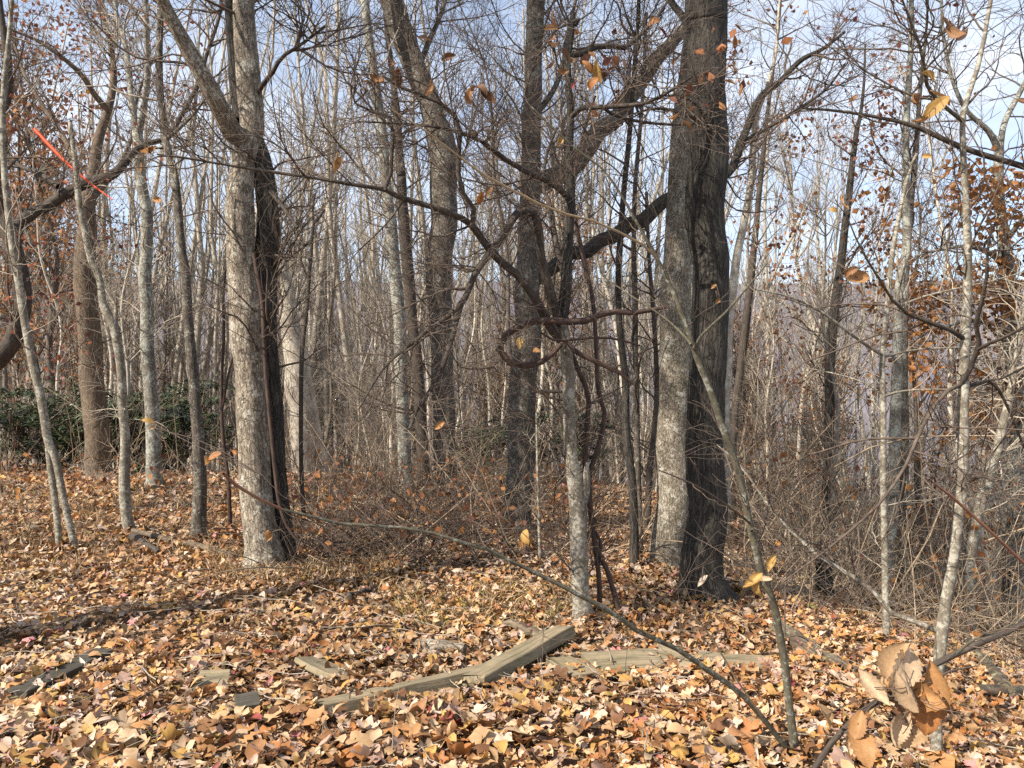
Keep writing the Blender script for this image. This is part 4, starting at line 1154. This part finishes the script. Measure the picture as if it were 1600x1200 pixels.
LEAF_MESH = {}
def leaf_mesh(si, ci, mat='litter'):
    key = (si, ci, mat)
    if key not in LEAF_MESH:
        V, Q, Tt = NEAR[si]
        g = Geo()
        Vc = V - V.mean(0)
        c = np.array(PC[ci])[None] * np.random.default_rng(si * 31 + ci).uniform(0.85, 1.12, (len(V), 1))
        g.add(Vc, quads=Q if len(Q) else None, tris=Tt if len(Tt) else None, col=c)
        LEAF_MESH[key] = g.mesh('leaf', M[mat])
    return LEAF_MESH[key]
from mathutils import Matrix
fr = leaf_frames(len(singles), 0.4)
for k, (p, c) in enumerate(singles):
    ci = int(np.argmin(np.abs(PC - c).sum(1)))
    o = link('leaf', leaf_mesh(int(rng.integers(len(NEAR))), ci), ground)
    s = rng.uniform(0.075, 0.14)
    m4 = Matrix(np.block([[fr[k] * s, p[:, None]], [np.zeros((1, 3)), np.ones((1, 1))]]).tolist())
    o.matrix_local = m4

# ------------------------------------------------------------------ leaves still hanging on the front saplings
CENTRE = 'pale smooth barked sapling with three crooked dark stems, front and centre'
LEAN = 'olive grey leaning sapling in front, sending a long low branch left'
ARCH = 'dark branch arching from the right edge with a cluster of large tan leaves'
EDGE = 'pale mottled crooked tree rising full height near the right edge'
UPPER = 'dark bare branch slanting in from the upper right edge against the sky'
DARK = 'very thick dark trunk with deep vertical furrows and flared foot'
TAN, BRN, ORG, GRY = 1, 3, 2, 4
HANG = [  # owner, px, py, size px, depth, colour index
    (CENTRE, 590, 124, 40, 4.2, BRN), (CENTRE, 575, 132, 30, 4.3, GRY), (CENTRE, 622, 120, 36, 4.3, GRY), (CENTRE, 612, 100, 30, 4.4, GRY),
    (CENTRE, 748, 140, 42, 4.2, GRY), (CENTRE, 735, 150, 36, 4.25, BRN), (CENTRE, 762, 150, 34, 4.2, GRY), (CENTRE, 672, 138, 36, 4.2, BRN),
    (CENTRE, 664, 60, 30, 4.4, GRY), (CENTRE, 700, 90, 30, 4.3, GRY), (CENTRE, 935, 112, 38, 4.6, 6), (CENTRE, 918, 104, 28, 4.6, 8),
    (CENTRE, 927, 130, 28, 4.6, 8), (CENTRE, 878, 112, 32, 4.9, BRN), (CENTRE, 866, 30, 30, 4.8, BRN), (CENTRE, 862, 45, 28, 4.8, ORG),
    (CENTRE, 750, 310, 26, 4.4, 8), (CENTRE, 764, 300, 24, 4.4, BRN), (CENTRE, 875, 222, 20, 4.8, 6), (CENTRE, 898, 132, 22, 4.8, 11),
    (CENTRE, 1022, 34, 24, 5.2, 8), (CENTRE, 1036, 50, 22, 5.2, 11), (CENTRE, 528, 256, 30, 4.0, ORG), (CENTRE, 527, 248, 22, 4.0, 6),
    (CENTRE, 228, 235, 32, 4.1, ORG), (CENTRE, 238, 234, 26, 4.1, 2), (CENTRE, 220, 262, 20, 4.1, 2), (CENTRE, 246, 312, 26, 4.1, 2),
    (CENTRE, 812, 535, 26, 4.9, 6), (CENTRE, 838, 548, 20, 4.9, 2),
    (LEAN, 334, 713, 26, 2.5, 8), (LEAN, 322, 720, 22, 2.5, 2), (LEAN, 367, 706, 24, 2.6, 8), (LEAN, 232, 658, 24, 2.6, 6), (LEAN, 238, 668, 20, 2.6, 1),
    (LEAN, 420, 835, 34, 2.6, 2), (LEAN, 1098, 908, 26, 2.9, 7), (LEAN, 1176, 908, 44, 3.0, 6), (LEAN, 1184, 918, 36, 3.0, 6), (LEAN, 1206, 880, 34, 3.0, 6),
    (LEAN, 1190, 905, 34, 3.05, 1), (LEAN, 822, 838, 30, 2.9, 6), (LEAN, 830, 848, 24, 2.9, 2), (LEAN, 687, 665, 22, 2.7, 2), (LEAN, 1340, 434, 46, 2.6, 2),
    (LEAN, 1330, 424, 30, 2.6, 3), (LEAN, 1115, 448, 14, 2.9, 2), (LEAN, 1122, 470, 14, 2.9, 8),
    (ARCH, 1412, 1045, 92, 2.12, 1), (ARCH, 1398, 1032, 80, 2.16, 0), (ARCH, 1366, 1074, 62, 2.1, 1), (ARCH, 1430, 1085, 96, 2.1, 2), (ARCH, 1462, 1078, 84, 2.14, 2),
    (ARCH, 1452, 1110, 78, 2.08, 8), (ARCH, 1416, 1082, 70, 2.05, 1), (ARCH, 1405, 1140, 76, 2.1, 1), (ARCH, 1428, 1152, 60, 2.12, 0), (ARCH, 1340, 1132, 44, 2.08, 2),
    (ARCH, 1290, 1118, 40, 2.1, 0), (ARCH, 1348, 1166, 66, 2.06, 2), (ARCH, 1330, 1158, 40, 2.1, 1), (ARCH, 1420, 1110, 60, 2.16, 3), (ARCH, 1380, 1068, 50, 2.2, 0),
    (EDGE, 1430, 156, 44, 3.2, BRN), (EDGE, 1470, 152, 50, 3.2, ORG), (EDGE, 1462, 168, 52, 3.15, 6), (EDGE, 1452, 120, 32, 3.25, 6), (EDGE, 1440, 186, 36, 3.2, BRN),
    (EDGE, 1494, 46, 46, 3.3, BRN), (EDGE, 1506, 54, 34, 3.3, 5), (EDGE, 1478, 36, 26, 3.3, BRN), (EDGE, 1448, 244, 18, 3.4, 6), (EDGE, 1600, 160, 26, 3.4, BRN),
    (UPPER, 1333, 155, 26, 3.5, 3), (UPPER, 1320, 322, 20, 3.7, 2), (UPPER, 1302, 328, 16, 3.7, 6), (UPPER, 1316, 310, 16, 3.7, 2),
    (DARK, 1148, 66, 22, 5.2, 8), (DARK, 1155, 44, 20, 5.2, BRN), (DARK, 1056, 94, 22, 5.3, ORG), (DARK, 1145, 108, 26, 5.2, BRN), (DARK, 1140, 128, 22, 5.2, ORG),
]
def curled_leaf(k, ci):
    """a whole dry leaf with raised side veins, rippled and rolled edges"""
    key = ('hang', k, ci)
    if key in LEAF_MESH:
        return LEAF_MESH[key]
    r = np.random.default_rng(700 + k)
    n, m = 19, 11
    t = np.linspace(0, 1, n)[:, None] * np.ones((1, m))
    s = np.linspace(-1, 1, m)[None] * np.ones((n, 1))
    tooth = 1 + 0.10 * np.cos(np.arange(n) * np.pi)[:, None] * (np.abs(s) > 0.95)
    w = (0.30 if k % 3 else 0.24) * np.sin(np.pi * np.clip(t, 0.0, 1) ** (0.8 if k % 2 else 1.1)) ** 0.8 * tooth + 0.004
    cu, ro = r.uniform(-2.4, 2.4), r.uniform(0.5, 1.5) * (1 if r.random() > 0.3 else -1)
    ang = cu * (t - 0.35)
    x = np.cumsum(np.cos(ang), 0) / (n - 1); z = np.cumsum(np.sin(ang), 0) / (n - 1)
    ph = s * ro + 0.5 * r.uniform(-1, 1)
    ph = np.sign(s) * np.abs(s) ** 1.3 * ro
    y = w * np.sin(ph) / max(abs(ro), 0.4) if abs(ro) > 1e-3 else w * s
    zz = w * (1 - np.cos(ph)) / ro
    vein = np.cos((t * 9 - np.abs(s) * 1.6) * 2 * np.pi)
    rip = 0.014 * vein * np.abs(s) + 0.06 * fbm(np.stack([t * 3 + k, s * 1.5, 0 * t], -1), 2) * (0.3 + np.abs(s))
    nx, nz2 = -np.sin(ang), np.cos(ang)
    V = np.stack([x + nx * (zz + rip), y, z + nz2 * (zz + rip)], -1).reshape(-1, 3)
    V -= V.mean(0)
    i = (np.arange(n - 1)[:, None] * m + np.arange(m - 1)[None]).ravel()
    Q = np.stack([i, i + m, i + m + 1, i + 1], -1)
    blot = 1 + 0.35 * fbm(np.stack([t * 4 + k * 3, s * 3, 0 * t + 5], -1), 3)
    tone = blot * (1 - 0.16 * (vein > 0.75)) * (1 + 0.18 * (np.abs(s) < 0.12)) * (1 - 0.25 * np.abs(s) ** 6)
    c = np.array(PC[ci])[None, None] * tone[..., None] * np.array([1.05, 1.08, 1.12])
    g = Geo()
    g.add(V, quads=Q, col=c.reshape(-1, 3))
    LEAF_MESH[key] = g.mesh('leaf', M['hang'])
    return LEAF_MESH[key]
for own, px, py, sp, d, ci in HANG:
    root = find(own)
    p = pix(px, py, d)
    o = link('leaf', curled_leaf(int(rng.integers(10)), ci), root)
    s = sp / F * d * (1.08 if own == ARCH else 0.95)
    nz1 = norm(rng.normal(size=3) * 0.45 + np.array([-0.25, -0.8, 0.45]))
    xd = norm(rng.normal(size=3) + np.array([0, 0, -0.7]))
    xd = norm(xd - (xd @ nz1) * nz1)
    f = np.stack([xd, np.cross(nz1, xd), nz1], -1)
    loc = p - np.array(root.location)
    o.matrix_local = Matrix(np.block([[f * s, loc[:, None]], [np.zeros((1, 3)), np.ones((1, 1))]]).tolist())
    q = TWIGS[own]
    j = np.argmin(((q - p) ** 2).sum(1))
    a = q[j]
    mid = (a + p) / 2 + rng.normal(size=3) * 0.02 + np.array([0, 0, 0.03])
    S = smooth_path(np.array([a, mid, p]), 6)
    Sl = (np.linalg.inv(f) @ (S - p).T).T / s
    g = Geo()
    tubes(g, Sl[None], np.full((1, 6), 0.0015 / s), 4)
    link('stalk', g.mesh('stalk', M['twig']), o)

# ------------------------------------------------------------------ evergreen shrubs
def shrub_meshes(seed, w, h, nleaf):
    global rng
    keep = rng
    rng = np.random.default_rng(seed)
    st = Geo()
    n0 = 11
    A = np.zeros((n0, 8, 3))
    az = rng.uniform(0, 2 * np.pi, n0)
    for k in range(8):
        t = k / 7
        A[:, k, 0] = np.cos(az) * w * 0.42 * t ** 0.8
        A[:, k, 1] = np.sin(az) * w * 0.42 * t ** 0.8
        A[:, k, 2] = h * 0.75 * t - 0.05
    A += rng.normal(size=A.shape) * 0.03
    AR = np.linspace(0.02, 0.008, 8)[None] * np.ones((n0, 1))
    tubes(st, A, AR, 6)
    B, BR = grow(A, AR, 90, 0.2, 1.0, (0.4, 1.3), (0.3 * h, 0.55 * h), (0.005, 0.01), 6, 0.35, 0.4, 0.003)
    tubes(st, B, BR, 4)
    C, CR = grow(B, BR, 320, 0.2, 1.0, (0.3, 1.0), (0.15, 0.35), (0.003, 0.005), 4, 0.3, 0.3, 0.002)
    tubes(st, C, CR, 3)
    lf = Geo()
    tips = C[:, -1]
    whorl = tips[rng.integers(len(tips), size=nleaf // 8)]
    pos = np.repeat(whorl, 8, 0) + rng.normal(size=(len(whorl) * 8, 3)) * 0.02
    K = len(pos)
    a = rng.uniform(0, 2 * np.pi, K)
    d = norm(np.stack([np.cos(a), np.sin(a), rng.uniform(-0.7, 0.5, K)], -1))
    s = norm(np.cross(d, [0, 0, 1.0]) + rng.normal(size=(K, 3)) * 0.25)
    nn = np.cross(s, d)
    L = rng.uniform(0.08, 0.15, K)[:, None]
    W = L * 0.17
    V = np.stack([pos, pos + d * L * .5 + s * W - nn * W * .4, pos + d * L - nn * L * .18, pos + d * L * .5 - s * W - nn * W * .4, pos + d * L * .5], 1)
    b = (np.arange(K) * 5)[:, None]
    tri = np.array([0, 4, 1, 1, 4, 2, 2, 4, 3, 3, 4, 0])
    cc = np.array([(0.028, 0.046, 0.018), (0.04, 0.062, 0.024), (0.02, 0.034, 0.016), (0.06, 0.075, 0.032)])[rng.integers(4, size=K)] * rng.uniform(0.7, 1.3, (K, 1))
    lf.add(V, tris=(b + tri).reshape(-1, 3), col=np.repeat(cc, 5, 0))
    rng = keep
    return st.mesh('stems', M['twig']), lf.mesh('crown', M['green'])
SH = [shrub_meshes(3, 2.4, 1.7, 3000), shrub_meshes(8, 1.9, 1.3, 2200)]
for label, px, d, k, sc_, rz in [
    ('low dark evergreen shrub at the left edge behind the forked pale tree', 12, 13.0, 0, 0.95, 0.3),
    ('dark evergreen shrub spreading left of the stout brown trunk', 88, 14.2, 1, 1.0, 1.2),
    ('dark evergreen shrub crowding the foot of the stout brown trunk', 150, 14.0, 0, 0.9, 2.2),
    ('tall dark evergreen shrub between the brown trunk and the lichen grey trunk', 205, 14.9, 0, 0.95, 4.0),
    ('dark evergreen shrub right behind the straight lichen grey trunk', 262, 14.0, 1, 1.35, 5.1),
    ('small evergreen shrub seen between the kinked trunk and the tall dull one', 752, 13.8, 1, 0.8, 2.7),
    ('compact evergreen shrub peeping out right of the tall dull grey trunk', 862, 12.6, 1, 0.95, 3.9)]:
    x = (px - 800) / F * d
    r = link('evergreen_shrub', None, None, (x, d, ground_at(x, d)))
    r.rotation_euler = (0, 0, rz)
    r.scale = (sc_,) * 3
    tag(r, label, 'shrub', 'evergreen shrubs on the crest')
    link('stems', SH[k][0], r)
    link('crown', SH[k][1], r)

# ------------------------------------------------------------------ woods behind: single trees
def proto(seed, H, r0, bare, n1, L1, n2, L2, n3, L3, lean, mat, twig, rmin, leaves=None, up=0.35, sides=9):
    global rng
    keep = rng
    rng = np.random.default_rng(seed)
    n = 26
    t = np.linspace(0, 1, n)
    S = np.zeros((1, n, 3))
    ph = rng.uniform(0, 10, 2)
    S[0, :, 0] = lean * H * t ** 1.3 + 0.028 * H * np.sin(t * 6 + ph[0]) * t + 0.006 * H * np.sin(t * 19 + ph[1])
    S[0, :, 1] = 0.03 * H * np.sin(t * 7 + ph[1]) * t + 0.006 * H * np.sin(t * 17 + ph[0])
    S[0, :, 2] = H * t - 0.3
    R = (r0 * (1 - 0.88 * t ** 1.1) * (1 + 0.35 * np.exp(-t * 40)))[None]
    g = Geo()
    tubes(g, S, R, sides, rough=0.06)
    tm = g.mesh('trunk', M[mat])
    g = Geo()
    A, AR = grow(S, R, n1, bare, 0.99, (0.45, 1.15), (L1 * 0.5, L1), (r0 * 0.12, r0 * 0.42), 9, up, 0.28, rmin * 1.6)
    tubes(g, A, AR, 4)
    B, BR = grow(A, AR, n2, 0.12, 0.98, (0.35, 1.0), (L2 * 0.5, L2), (rmin * 1.2, rmin * 2.4), 6, up * 0.8, 0.28, rmin)
    tubes(g, B, BR, 3)
    tips = B
    if n3:
        C, CR = grow(B, BR, n3, 0.12, 0.98, (0.35, 0.9), (L3 * 0.5, L3), (rmin * 0.8, rmin * 1.2), 3, up * 0.6, 0.25, rmin * 0.7)
        tubes(g, C, CR, 3)
        tips = C
    cm = g.mesh('crown', M[twig])
    out = [('trunk', tm), ('crown', cm)]
    if leaves:
        g = Geo()
        cl = leaves.get('clump', 60)
        cc = tips[rng.integers(len(tips), size=cl), -1]
        pos = cc[rng.integers(cl, size=leaves['count'])] + rng.normal(size=(leaves['count'], 3)) * np.array([0.3, 0.3, 0.2])
        leaf_cards(g, pos, leaves['size'], leaves['cols'])
        out.append(('leaves', g.mesh('leaves', M['hang'])))
    rng = keep
    return out

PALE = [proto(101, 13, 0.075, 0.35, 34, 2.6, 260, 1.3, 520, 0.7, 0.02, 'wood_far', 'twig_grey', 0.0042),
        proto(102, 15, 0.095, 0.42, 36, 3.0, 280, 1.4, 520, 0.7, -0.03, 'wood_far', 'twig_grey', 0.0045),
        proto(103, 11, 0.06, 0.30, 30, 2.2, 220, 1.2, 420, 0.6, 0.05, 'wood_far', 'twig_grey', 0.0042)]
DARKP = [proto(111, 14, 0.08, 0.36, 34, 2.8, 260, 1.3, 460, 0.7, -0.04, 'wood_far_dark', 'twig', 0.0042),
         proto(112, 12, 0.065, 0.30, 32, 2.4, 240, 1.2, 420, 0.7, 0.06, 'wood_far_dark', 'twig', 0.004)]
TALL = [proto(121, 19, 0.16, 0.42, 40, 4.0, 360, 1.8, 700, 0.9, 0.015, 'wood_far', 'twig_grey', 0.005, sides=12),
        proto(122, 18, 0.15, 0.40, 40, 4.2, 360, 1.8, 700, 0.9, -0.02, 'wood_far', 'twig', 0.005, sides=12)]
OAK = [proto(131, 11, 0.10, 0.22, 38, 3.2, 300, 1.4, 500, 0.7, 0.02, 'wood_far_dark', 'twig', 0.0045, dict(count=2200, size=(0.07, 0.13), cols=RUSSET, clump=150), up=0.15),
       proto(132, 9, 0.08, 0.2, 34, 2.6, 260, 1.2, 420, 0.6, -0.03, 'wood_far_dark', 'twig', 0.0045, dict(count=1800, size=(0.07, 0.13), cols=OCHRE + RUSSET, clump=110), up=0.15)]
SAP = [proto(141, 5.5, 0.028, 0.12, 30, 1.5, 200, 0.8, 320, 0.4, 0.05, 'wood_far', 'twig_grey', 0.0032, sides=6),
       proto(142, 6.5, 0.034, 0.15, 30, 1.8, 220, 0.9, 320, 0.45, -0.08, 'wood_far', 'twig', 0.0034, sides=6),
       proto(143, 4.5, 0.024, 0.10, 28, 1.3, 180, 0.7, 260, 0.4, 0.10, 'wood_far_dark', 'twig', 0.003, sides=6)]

WHERE = [(-99, 150, 'left of the stout brown trunk'), (150, 240, 'between the brown and the straight lichen grey trunks'), (240, 310, 'just right of the straight lichen grey trunk'),
         (310, 400, 'directly left of the large forked oak'), (400, 520, 'just right of the large forked oak'), (520, 625, 'left of the lichen speckled trunk'),
         (625, 690, 'beside the thick kinked trunk'), (690, 820, 'between the kinked and the tall dull grey trunks'), (820, 905, 'behind the pale front sapling'),
         (905, 1050, 'left of the thick pale oak'), (1050, 1200, 'close beside the thick furrowed dark trunk'), (1200, 1310, 'in the gap right of the furrowed trunk'),
         (1310, 1382, 'left of the slim white-branched sapling'), (1382, 1500, 'right of the slim white-branched sapling'), (1500, 1800, 'behind the crooked tree near the right edge')]
def plant(kindset, name, label, cat, group, spots):
    for lo, hi, where in WHERE:
        here = sorted([s for s in spots if lo <= s[0] < hi])
        for i, (px, d, s) in enumerate(here):
            n = len(here)
            which = '' if n == 1 else 'leftmost ' if i == 0 else 'rightmost ' if i == n - 1 else 'middle ' if n == 3 else ('', 'second ', 'third ', 'fourth ', 'fifth ')[i] if n <= 6 else 'inner '
            x = (px - 800) / F * d
            r = link(name, None, None, (x, d, ground_at(x, d) - 0.02))
            r.rotation_euler = (rng.normal() * 0.075, rng.normal() * 0.075, rng.uniform(0, 6.28))
            r.scale = (s, s, s)
            tag(r, which + label + ' downhill, ' + where, cat, group + ', ' + where)
            for nm, me in kindset[int(rng.integers(len(kindset)))]:
                link(nm, me, r)

def spots(K, p0, p1, d0, d1, s0, s1, rightnear=True):
    out = []
    while len(out) < K:
        px = rng.uniform(p0, p1)
        d = math.sqrt(rng.uniform(d0 * d0, d1 * d1))
        x = (px - 800) / F * d
        lo = 13.0 if px < 1000 else 13.0 - 4.2 * min(1, (px - 1000) / 250)
        if d < lo:
            continue
        out.append((px, d, rng.uniform(s0, s1)))
    return out

plant(PALE, 'bare_tree', 'slender pale bare tree', 'tree', 'slender pale trees downhill',
      spots(90, -40, 1640, 14, 34, 0.42, 0.85) + spots(42, 380, 1130, 14, 26, 0.4, 0.7) + spots(40, 1130, 1640, 9.5, 22, 0.3, 0.58))
plant(DARKP, 'bare_tree', 'slender dark bare tree', 'tree', 'slender dark trees downhill',
      spots(28, -40, 1200, 14, 30, 0.45, 0.85) + spots(9, 1130, 1640, 10, 20, 0.35, 0.6))
plant(TALL, 'bare_tree', 'tall thick bare tree', 'tree', 'tall pale trees downhill',
      spots(20, -60, 1660, 20, 42, 0.55, 0.9))
plant(OAK, 'russet_oak_tree', 'russet leaved oak', 'tree', 'russet leaved oaks downhill',
      spots(12, 1120, 1660, 12, 24, 0.4, 0.6) + spots(5, -60, 240, 16, 26, 0.9, 1.2) + spots(6, 400, 1100, 18, 32, 0.5, 0.8))
plant(SAP, 'bare_sapling', 'thin twiggy sapling', 'sapling', 'twiggy saplings downhill',
      spots(36, -40, 1640, 13, 24, 0.7, 1.2) + spots(20, 1120, 1640, 8.8, 18, 0.55, 0.85))

# the leafy oak standing off to the left, whose crown shades the middle of the clearing
SHADE = proto(151, 13.6, 0.17, 0.80, 52, 3.0, 420, 1.5, 700, 0.7, 0.0, 'grey', 'twig', 0.004, dict(count=9000, size=(0.09, 0.15), cols=RUSSET, clump=230), up=0.15, sides=16)
r = link('oak_tree', None, None, (-7.8, 1.7, ground_at(-7.8, 1.7) - 0.02))
tag(r, 'leafy russet oak standing outside the picture on the left, shading the clearing', 'tree')
for nm, me in SHADE:
    link(nm, me, r)

# far woods, one mass
K = 1950
d = rng.uniform(4.5, 10.8, K) ** 2
x = rng.uniform(-0.78, 0.78, K) * d
z = ground_z(x, d)
H = rng.uniform(9, 17, K)
n = 5
t = np.linspace(0, 1, n)
S = np.stack([x[:, None] + rng.normal(size=(K, 1)) * 1.5 * t + rng.normal(size=(K, n)) * 0.16, np.broadcast_to(d[:, None], (K, n)), z[:, None] + H[:, None] * t], -1)
R = rng.uniform(0.05, 0.14, K)[:, None] * (1 - 0.8 * t)
g = Geo()
tubes(g, S, R, 5)
A, AR = grow(S, R, K * 10, 0.35, 0.98, (0.4, 1.0), (1.5, 3.4), (0.016, 0.03), 3, 0.4, 0.25, 0.010)
tubes(g, A, AR, 3)
B, BR = grow(A, AR, K * 11, 0.15, 0.98, (0.35, 0.9), (0.7, 1.5), (0.008, 0.013), 3, 0.3, 0.25, 0.007)
tubes(g, B, BR, 3)
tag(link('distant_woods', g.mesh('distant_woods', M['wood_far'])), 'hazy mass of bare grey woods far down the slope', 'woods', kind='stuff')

# ------------------------------------------------------------------ undergrowth
def brush(label, K, p0, p1, d0, d1, L, up, rad, mat, n2, L2, n3=0, L3=0.2, name='undergrowth', rmin=0.0016):
    x, y = wedge(K, d0, d1, p0, p1)
    z = ground_z(x, y) - 0.02
    n = 9
    Q = np.zeros((K, n, 3))
    Q[:, 0] = np.stack([x, y, z], -1)
    a = rng.uniform(0, 2 * np.pi, K)
    el = rng.uniform(up[0], up[1], K)
    dd = np.stack([np.cos(a) * np.cos(el), np.sin(a) * np.cos(el), np.sin(el)], -1)
    Ls = rng.uniform(L[0], L[1], K)
    sag = rng.uniform(-0.35, 0.05, K)
    for k in range(1, n):
        dd = norm(dd + rng.normal(size=(K, 3)) * 0.10 + np.stack([0 * sag, 0 * sag, sag / 3], -1))
        Q[:, k] = Q[:, k - 1] + dd * (Ls / (n - 1))[:, None]
    R = rng.uniform(rad[0], rad[1], K)[:, None] * np.linspace(1, 0.3, n)
    g = Geo()
    tubes(g, Q, R, 4)
    A, AR = grow(Q, R, n2, 0.15, 0.98, (0.4, 1.2), (L2 * .5, L2), (rmin, rmin * 1.8), 5, 0.1, 0.3, rmin)
    tubes(g, A, AR, 3)
    if n3:
        B, BR = grow(A, AR, n3, 0.15, 0.98, (0.4, 1.1), (L3 * .5, L3), (rmin * .7, rmin), 4, 0.1, 0.3, rmin * .7)
        tubes(g, B, BR, 3)
    tag(link(name, g.mesh(name, M[mat])), label, 'undergrowth', kind='stuff')
brush('tangled brown brush filling the shade right of the forked oak', 800, 435, 930, 6.5, 11.5, (0.5, 1.6), (0.05, 1.2), (0.002, 0.008), 'twig', 2600, 0.6, 1500, 0.3)
brush('thick dark brush heap close beside the forked oak', 260, 445, 720, 6.5, 8.2, (0.4, 1.3), (0.0, 1.0), (0.003, 0.009), 'twig', 900, 0.5, 0, 0)
brush('bent pale dead stems standing in the brown brush', 110, 440, 1010, 6.6, 10.5, (0.7, 2.0), (0.3, 1.4), (0.003, 0.008), 'twig_tan', 420, 0.6, 250, 0.3)
brush('pale twiggy brush on the crest behind the big trunks', 260, -60, 1000, 11.5, 16, (0.8, 2.6), (0.8, 1.5), (0.004, 0.010), 'twig_tan', 1000, 0.6, 700, 0.3, rmin=0.0024)
brush('thorny grey thicket covering the slope on the right', 560, 1120, 1680, 7.0, 16, (0.8, 3.2), (0.8, 1.5), (0.004, 0.013), 'twig_tan', 2000, 0.7, 1300, 0.35, rmin=0.0022)
brush('grey brown brush below the two thick trunks at the right', 330, 1130, 1640, 5.8, 9.0, (0.4, 1.5), (0.2, 1.3), (0.002, 0.006), 'twig_tan', 1500, 0.5, 1000, 0.25)
brush('low brown stems scattered on the shaded ground at the lower right', 90, 930, 1640, 4.2, 7.5, (0.3, 0.9), (0.2, 1.4), (0.0015, 0.0035), 'twig', 360, 0.3, 0, 0)
brush('thin dry stems at the woods edge on the left', 120, -40, 430, 7.2, 12.5, (0.3, 1.0), (0.6, 1.5), (0.0015, 0.003), 'twig_grey', 500, 0.3, 0, 0)

def grass(label, K, p0, p1, d0, d1, L, cols):
    x, y = wedge(K // 7, d0, d1, p0, p1)
    x = np.repeat(x, 7) + rng.normal(size=len(x) * 7) * 0.03
    y = np.repeat(y, 7) + rng.normal(size=len(y) * 7) * 0.03
    K = len(x)
    b = np.stack([x, y, ground_z(x, y)], -1)
    a = rng.uniform(0, 2 * np.pi, K)
    e = rng.uniform(0.7, 1.5, K)
    d = np.stack([np.cos(a) * np.cos(e), np.sin(a) * np.cos(e), np.sin(e)], -1)
    s = norm(np.cross(d, rng.normal(size=(K, 3))))
    Ls = rng.uniform(L[0], L[1], K)[:, None]
    w = rng.uniform(0.002, 0.005, K)[:, None]
    m1 = b + d * Ls * 0.55
    d2 = norm(d + np.stack([np.cos(a), np.sin(a), -0.6 + 0 * a], -1) * rng.uniform(0.2, 1.0, (K, 1)))
    tp = m1 + d2 * Ls * 0.45
    V = np.stack([b + s * w, b - s * w, m1 + s * w, m1 - s * w, tp], 1)
    k = (np.arange(K) * 5)[:, None]
    g = Geo()
    c = np.array(cols)[rng.integers(len(cols), size=K)] * rng.uniform(0.7, 1.1, (K, 1))
    g.add(V, quads=k + np.array([0, 1, 3, 2]), tris=k + np.array([2, 3, 4]), col=np.repeat(c, 5, 0))
    tag(link('dry_grass', g.mesh('dry_grass', M['straw'])), label, 'grass', kind='stuff')
ST = [srgb(150, 128, 96), srgb(130, 106, 76), srgb(168, 148, 116), srgb(110, 88, 62)]
grass('dry straw coloured weeds round the foot of the forked oak', 1900, 330, 620, 6.0, 7.2, (0.06, 0.22), ST)
grass('sparse dry weeds among the leaves at the left', 3000, -40, 330, 6.4, 11, (0.06, 0.2), ST)
grass('thin dry grass fringe left of the pale sapling', 1300, 620, 900, 5.0, 6.0, (0.06, 0.18), ST + [srgb(130, 125, 65)])

# dry leaves caught in the brush
g = Geo()
for p0, p1, d0, d1, n_, h_ in ((440, 930, 6.5, 11, 900, 0.7), (1130, 1640, 6.5, 13, 1100, 1.3), (-40, 440, 8.5, 13, 260, 0.5)):
    x, y = wedge(n_, d0, d1, p0, p1)
    leaf_cards(g, np.stack([x, y, ground_z(x, y) + rng.uniform(0.05, 1, n_) ** 1.6 * h_], -1), (0.05, 0.10), RUSSET + OCHRE)
tag(link('caught_leaves', g.mesh('caught_leaves', M['hang'])), 'dry rust leaves caught in the brush and thicket', 'leaves', kind='stuff')
K = 420
x, y = wedge(K, 2.8, 8.5)
a = rng.uniform(0, 2 * np.pi, K)
Ls = rng.uniform(0.1, 0.5, K)
t = np.linspace(-0.5, 0.5, 5)
Q = np.stack([x[:, None] + np.cos(a)[:, None] * Ls[:, None] * t, y[:, None] + np.sin(a)[:, None] * Ls[:, None] * t, np.zeros((K, 5))], -1)
Q[..., :2] += rng.normal(size=(K, 5, 2)) * 0.008
Q[..., 2] = ground_z(Q[..., 0], Q[..., 1]) + 0.065 + rng.normal(size=(K, 5)) * 0.006
g = Geo()
tubes(g, Q, rng.uniform(0.0015, 0.004, K)[:, None] * np.linspace(1, 0.5, 5), 4)
tag(link('fallen_twigs', g.mesh('fallen_twigs', M['twig_grey'])), 'small dead twigs strewn over the fallen leaves', 'twigs', kind='stuff')

# dead weed stems standing in the front leaves
for px, y0, y1, lab in [(612, 1190, 1062, 'tallest thin dead weed stem standing before the long weathered beam'), (500, 1170, 1120, 'thin dead weed stem below the long beam\'s near end'),
                        (78, 1180, 1120, 'thin dead weed stem below the dark wood beam'), (722, 1150, 1110, 'thin dead weed stem below the foot of the raised beam end'),
                        (845, 1110, 1030, 'thin dead weed stem standing right before the raised beam end')]:
    d = ground_hit(px, min(y0, 1195))
    b = pix(px, y0, d); b[2] = ground_at(b[0], d)
    h = (y0 - y1) / F * d
    S = np.stack([b + [0, 0, -0.03], b + [0.01, 0, h * .5], b + [rng.normal() * 0.03, 0, h]])
    S = smooth_path(S, 9)[None]
    R = np.linspace(0.003, 0.0012, 9)[None]
    g = Geo()
    tubes(g, S, R, 5)
    A, AR = grow(S, R, 4, 0.4, 0.95, (0.4, 1.0), (0.05, 0.12), (0.001, 0.0016), 5, 0.1, 0.3, 0.0009)
    tubes(g, A, AR, 3)
    tag(link('dead_stem', g.mesh('dead_stem', M['twig_grey'], origin=b), None, b), lab, 'stem', 'dead weed stems in the front leaves')
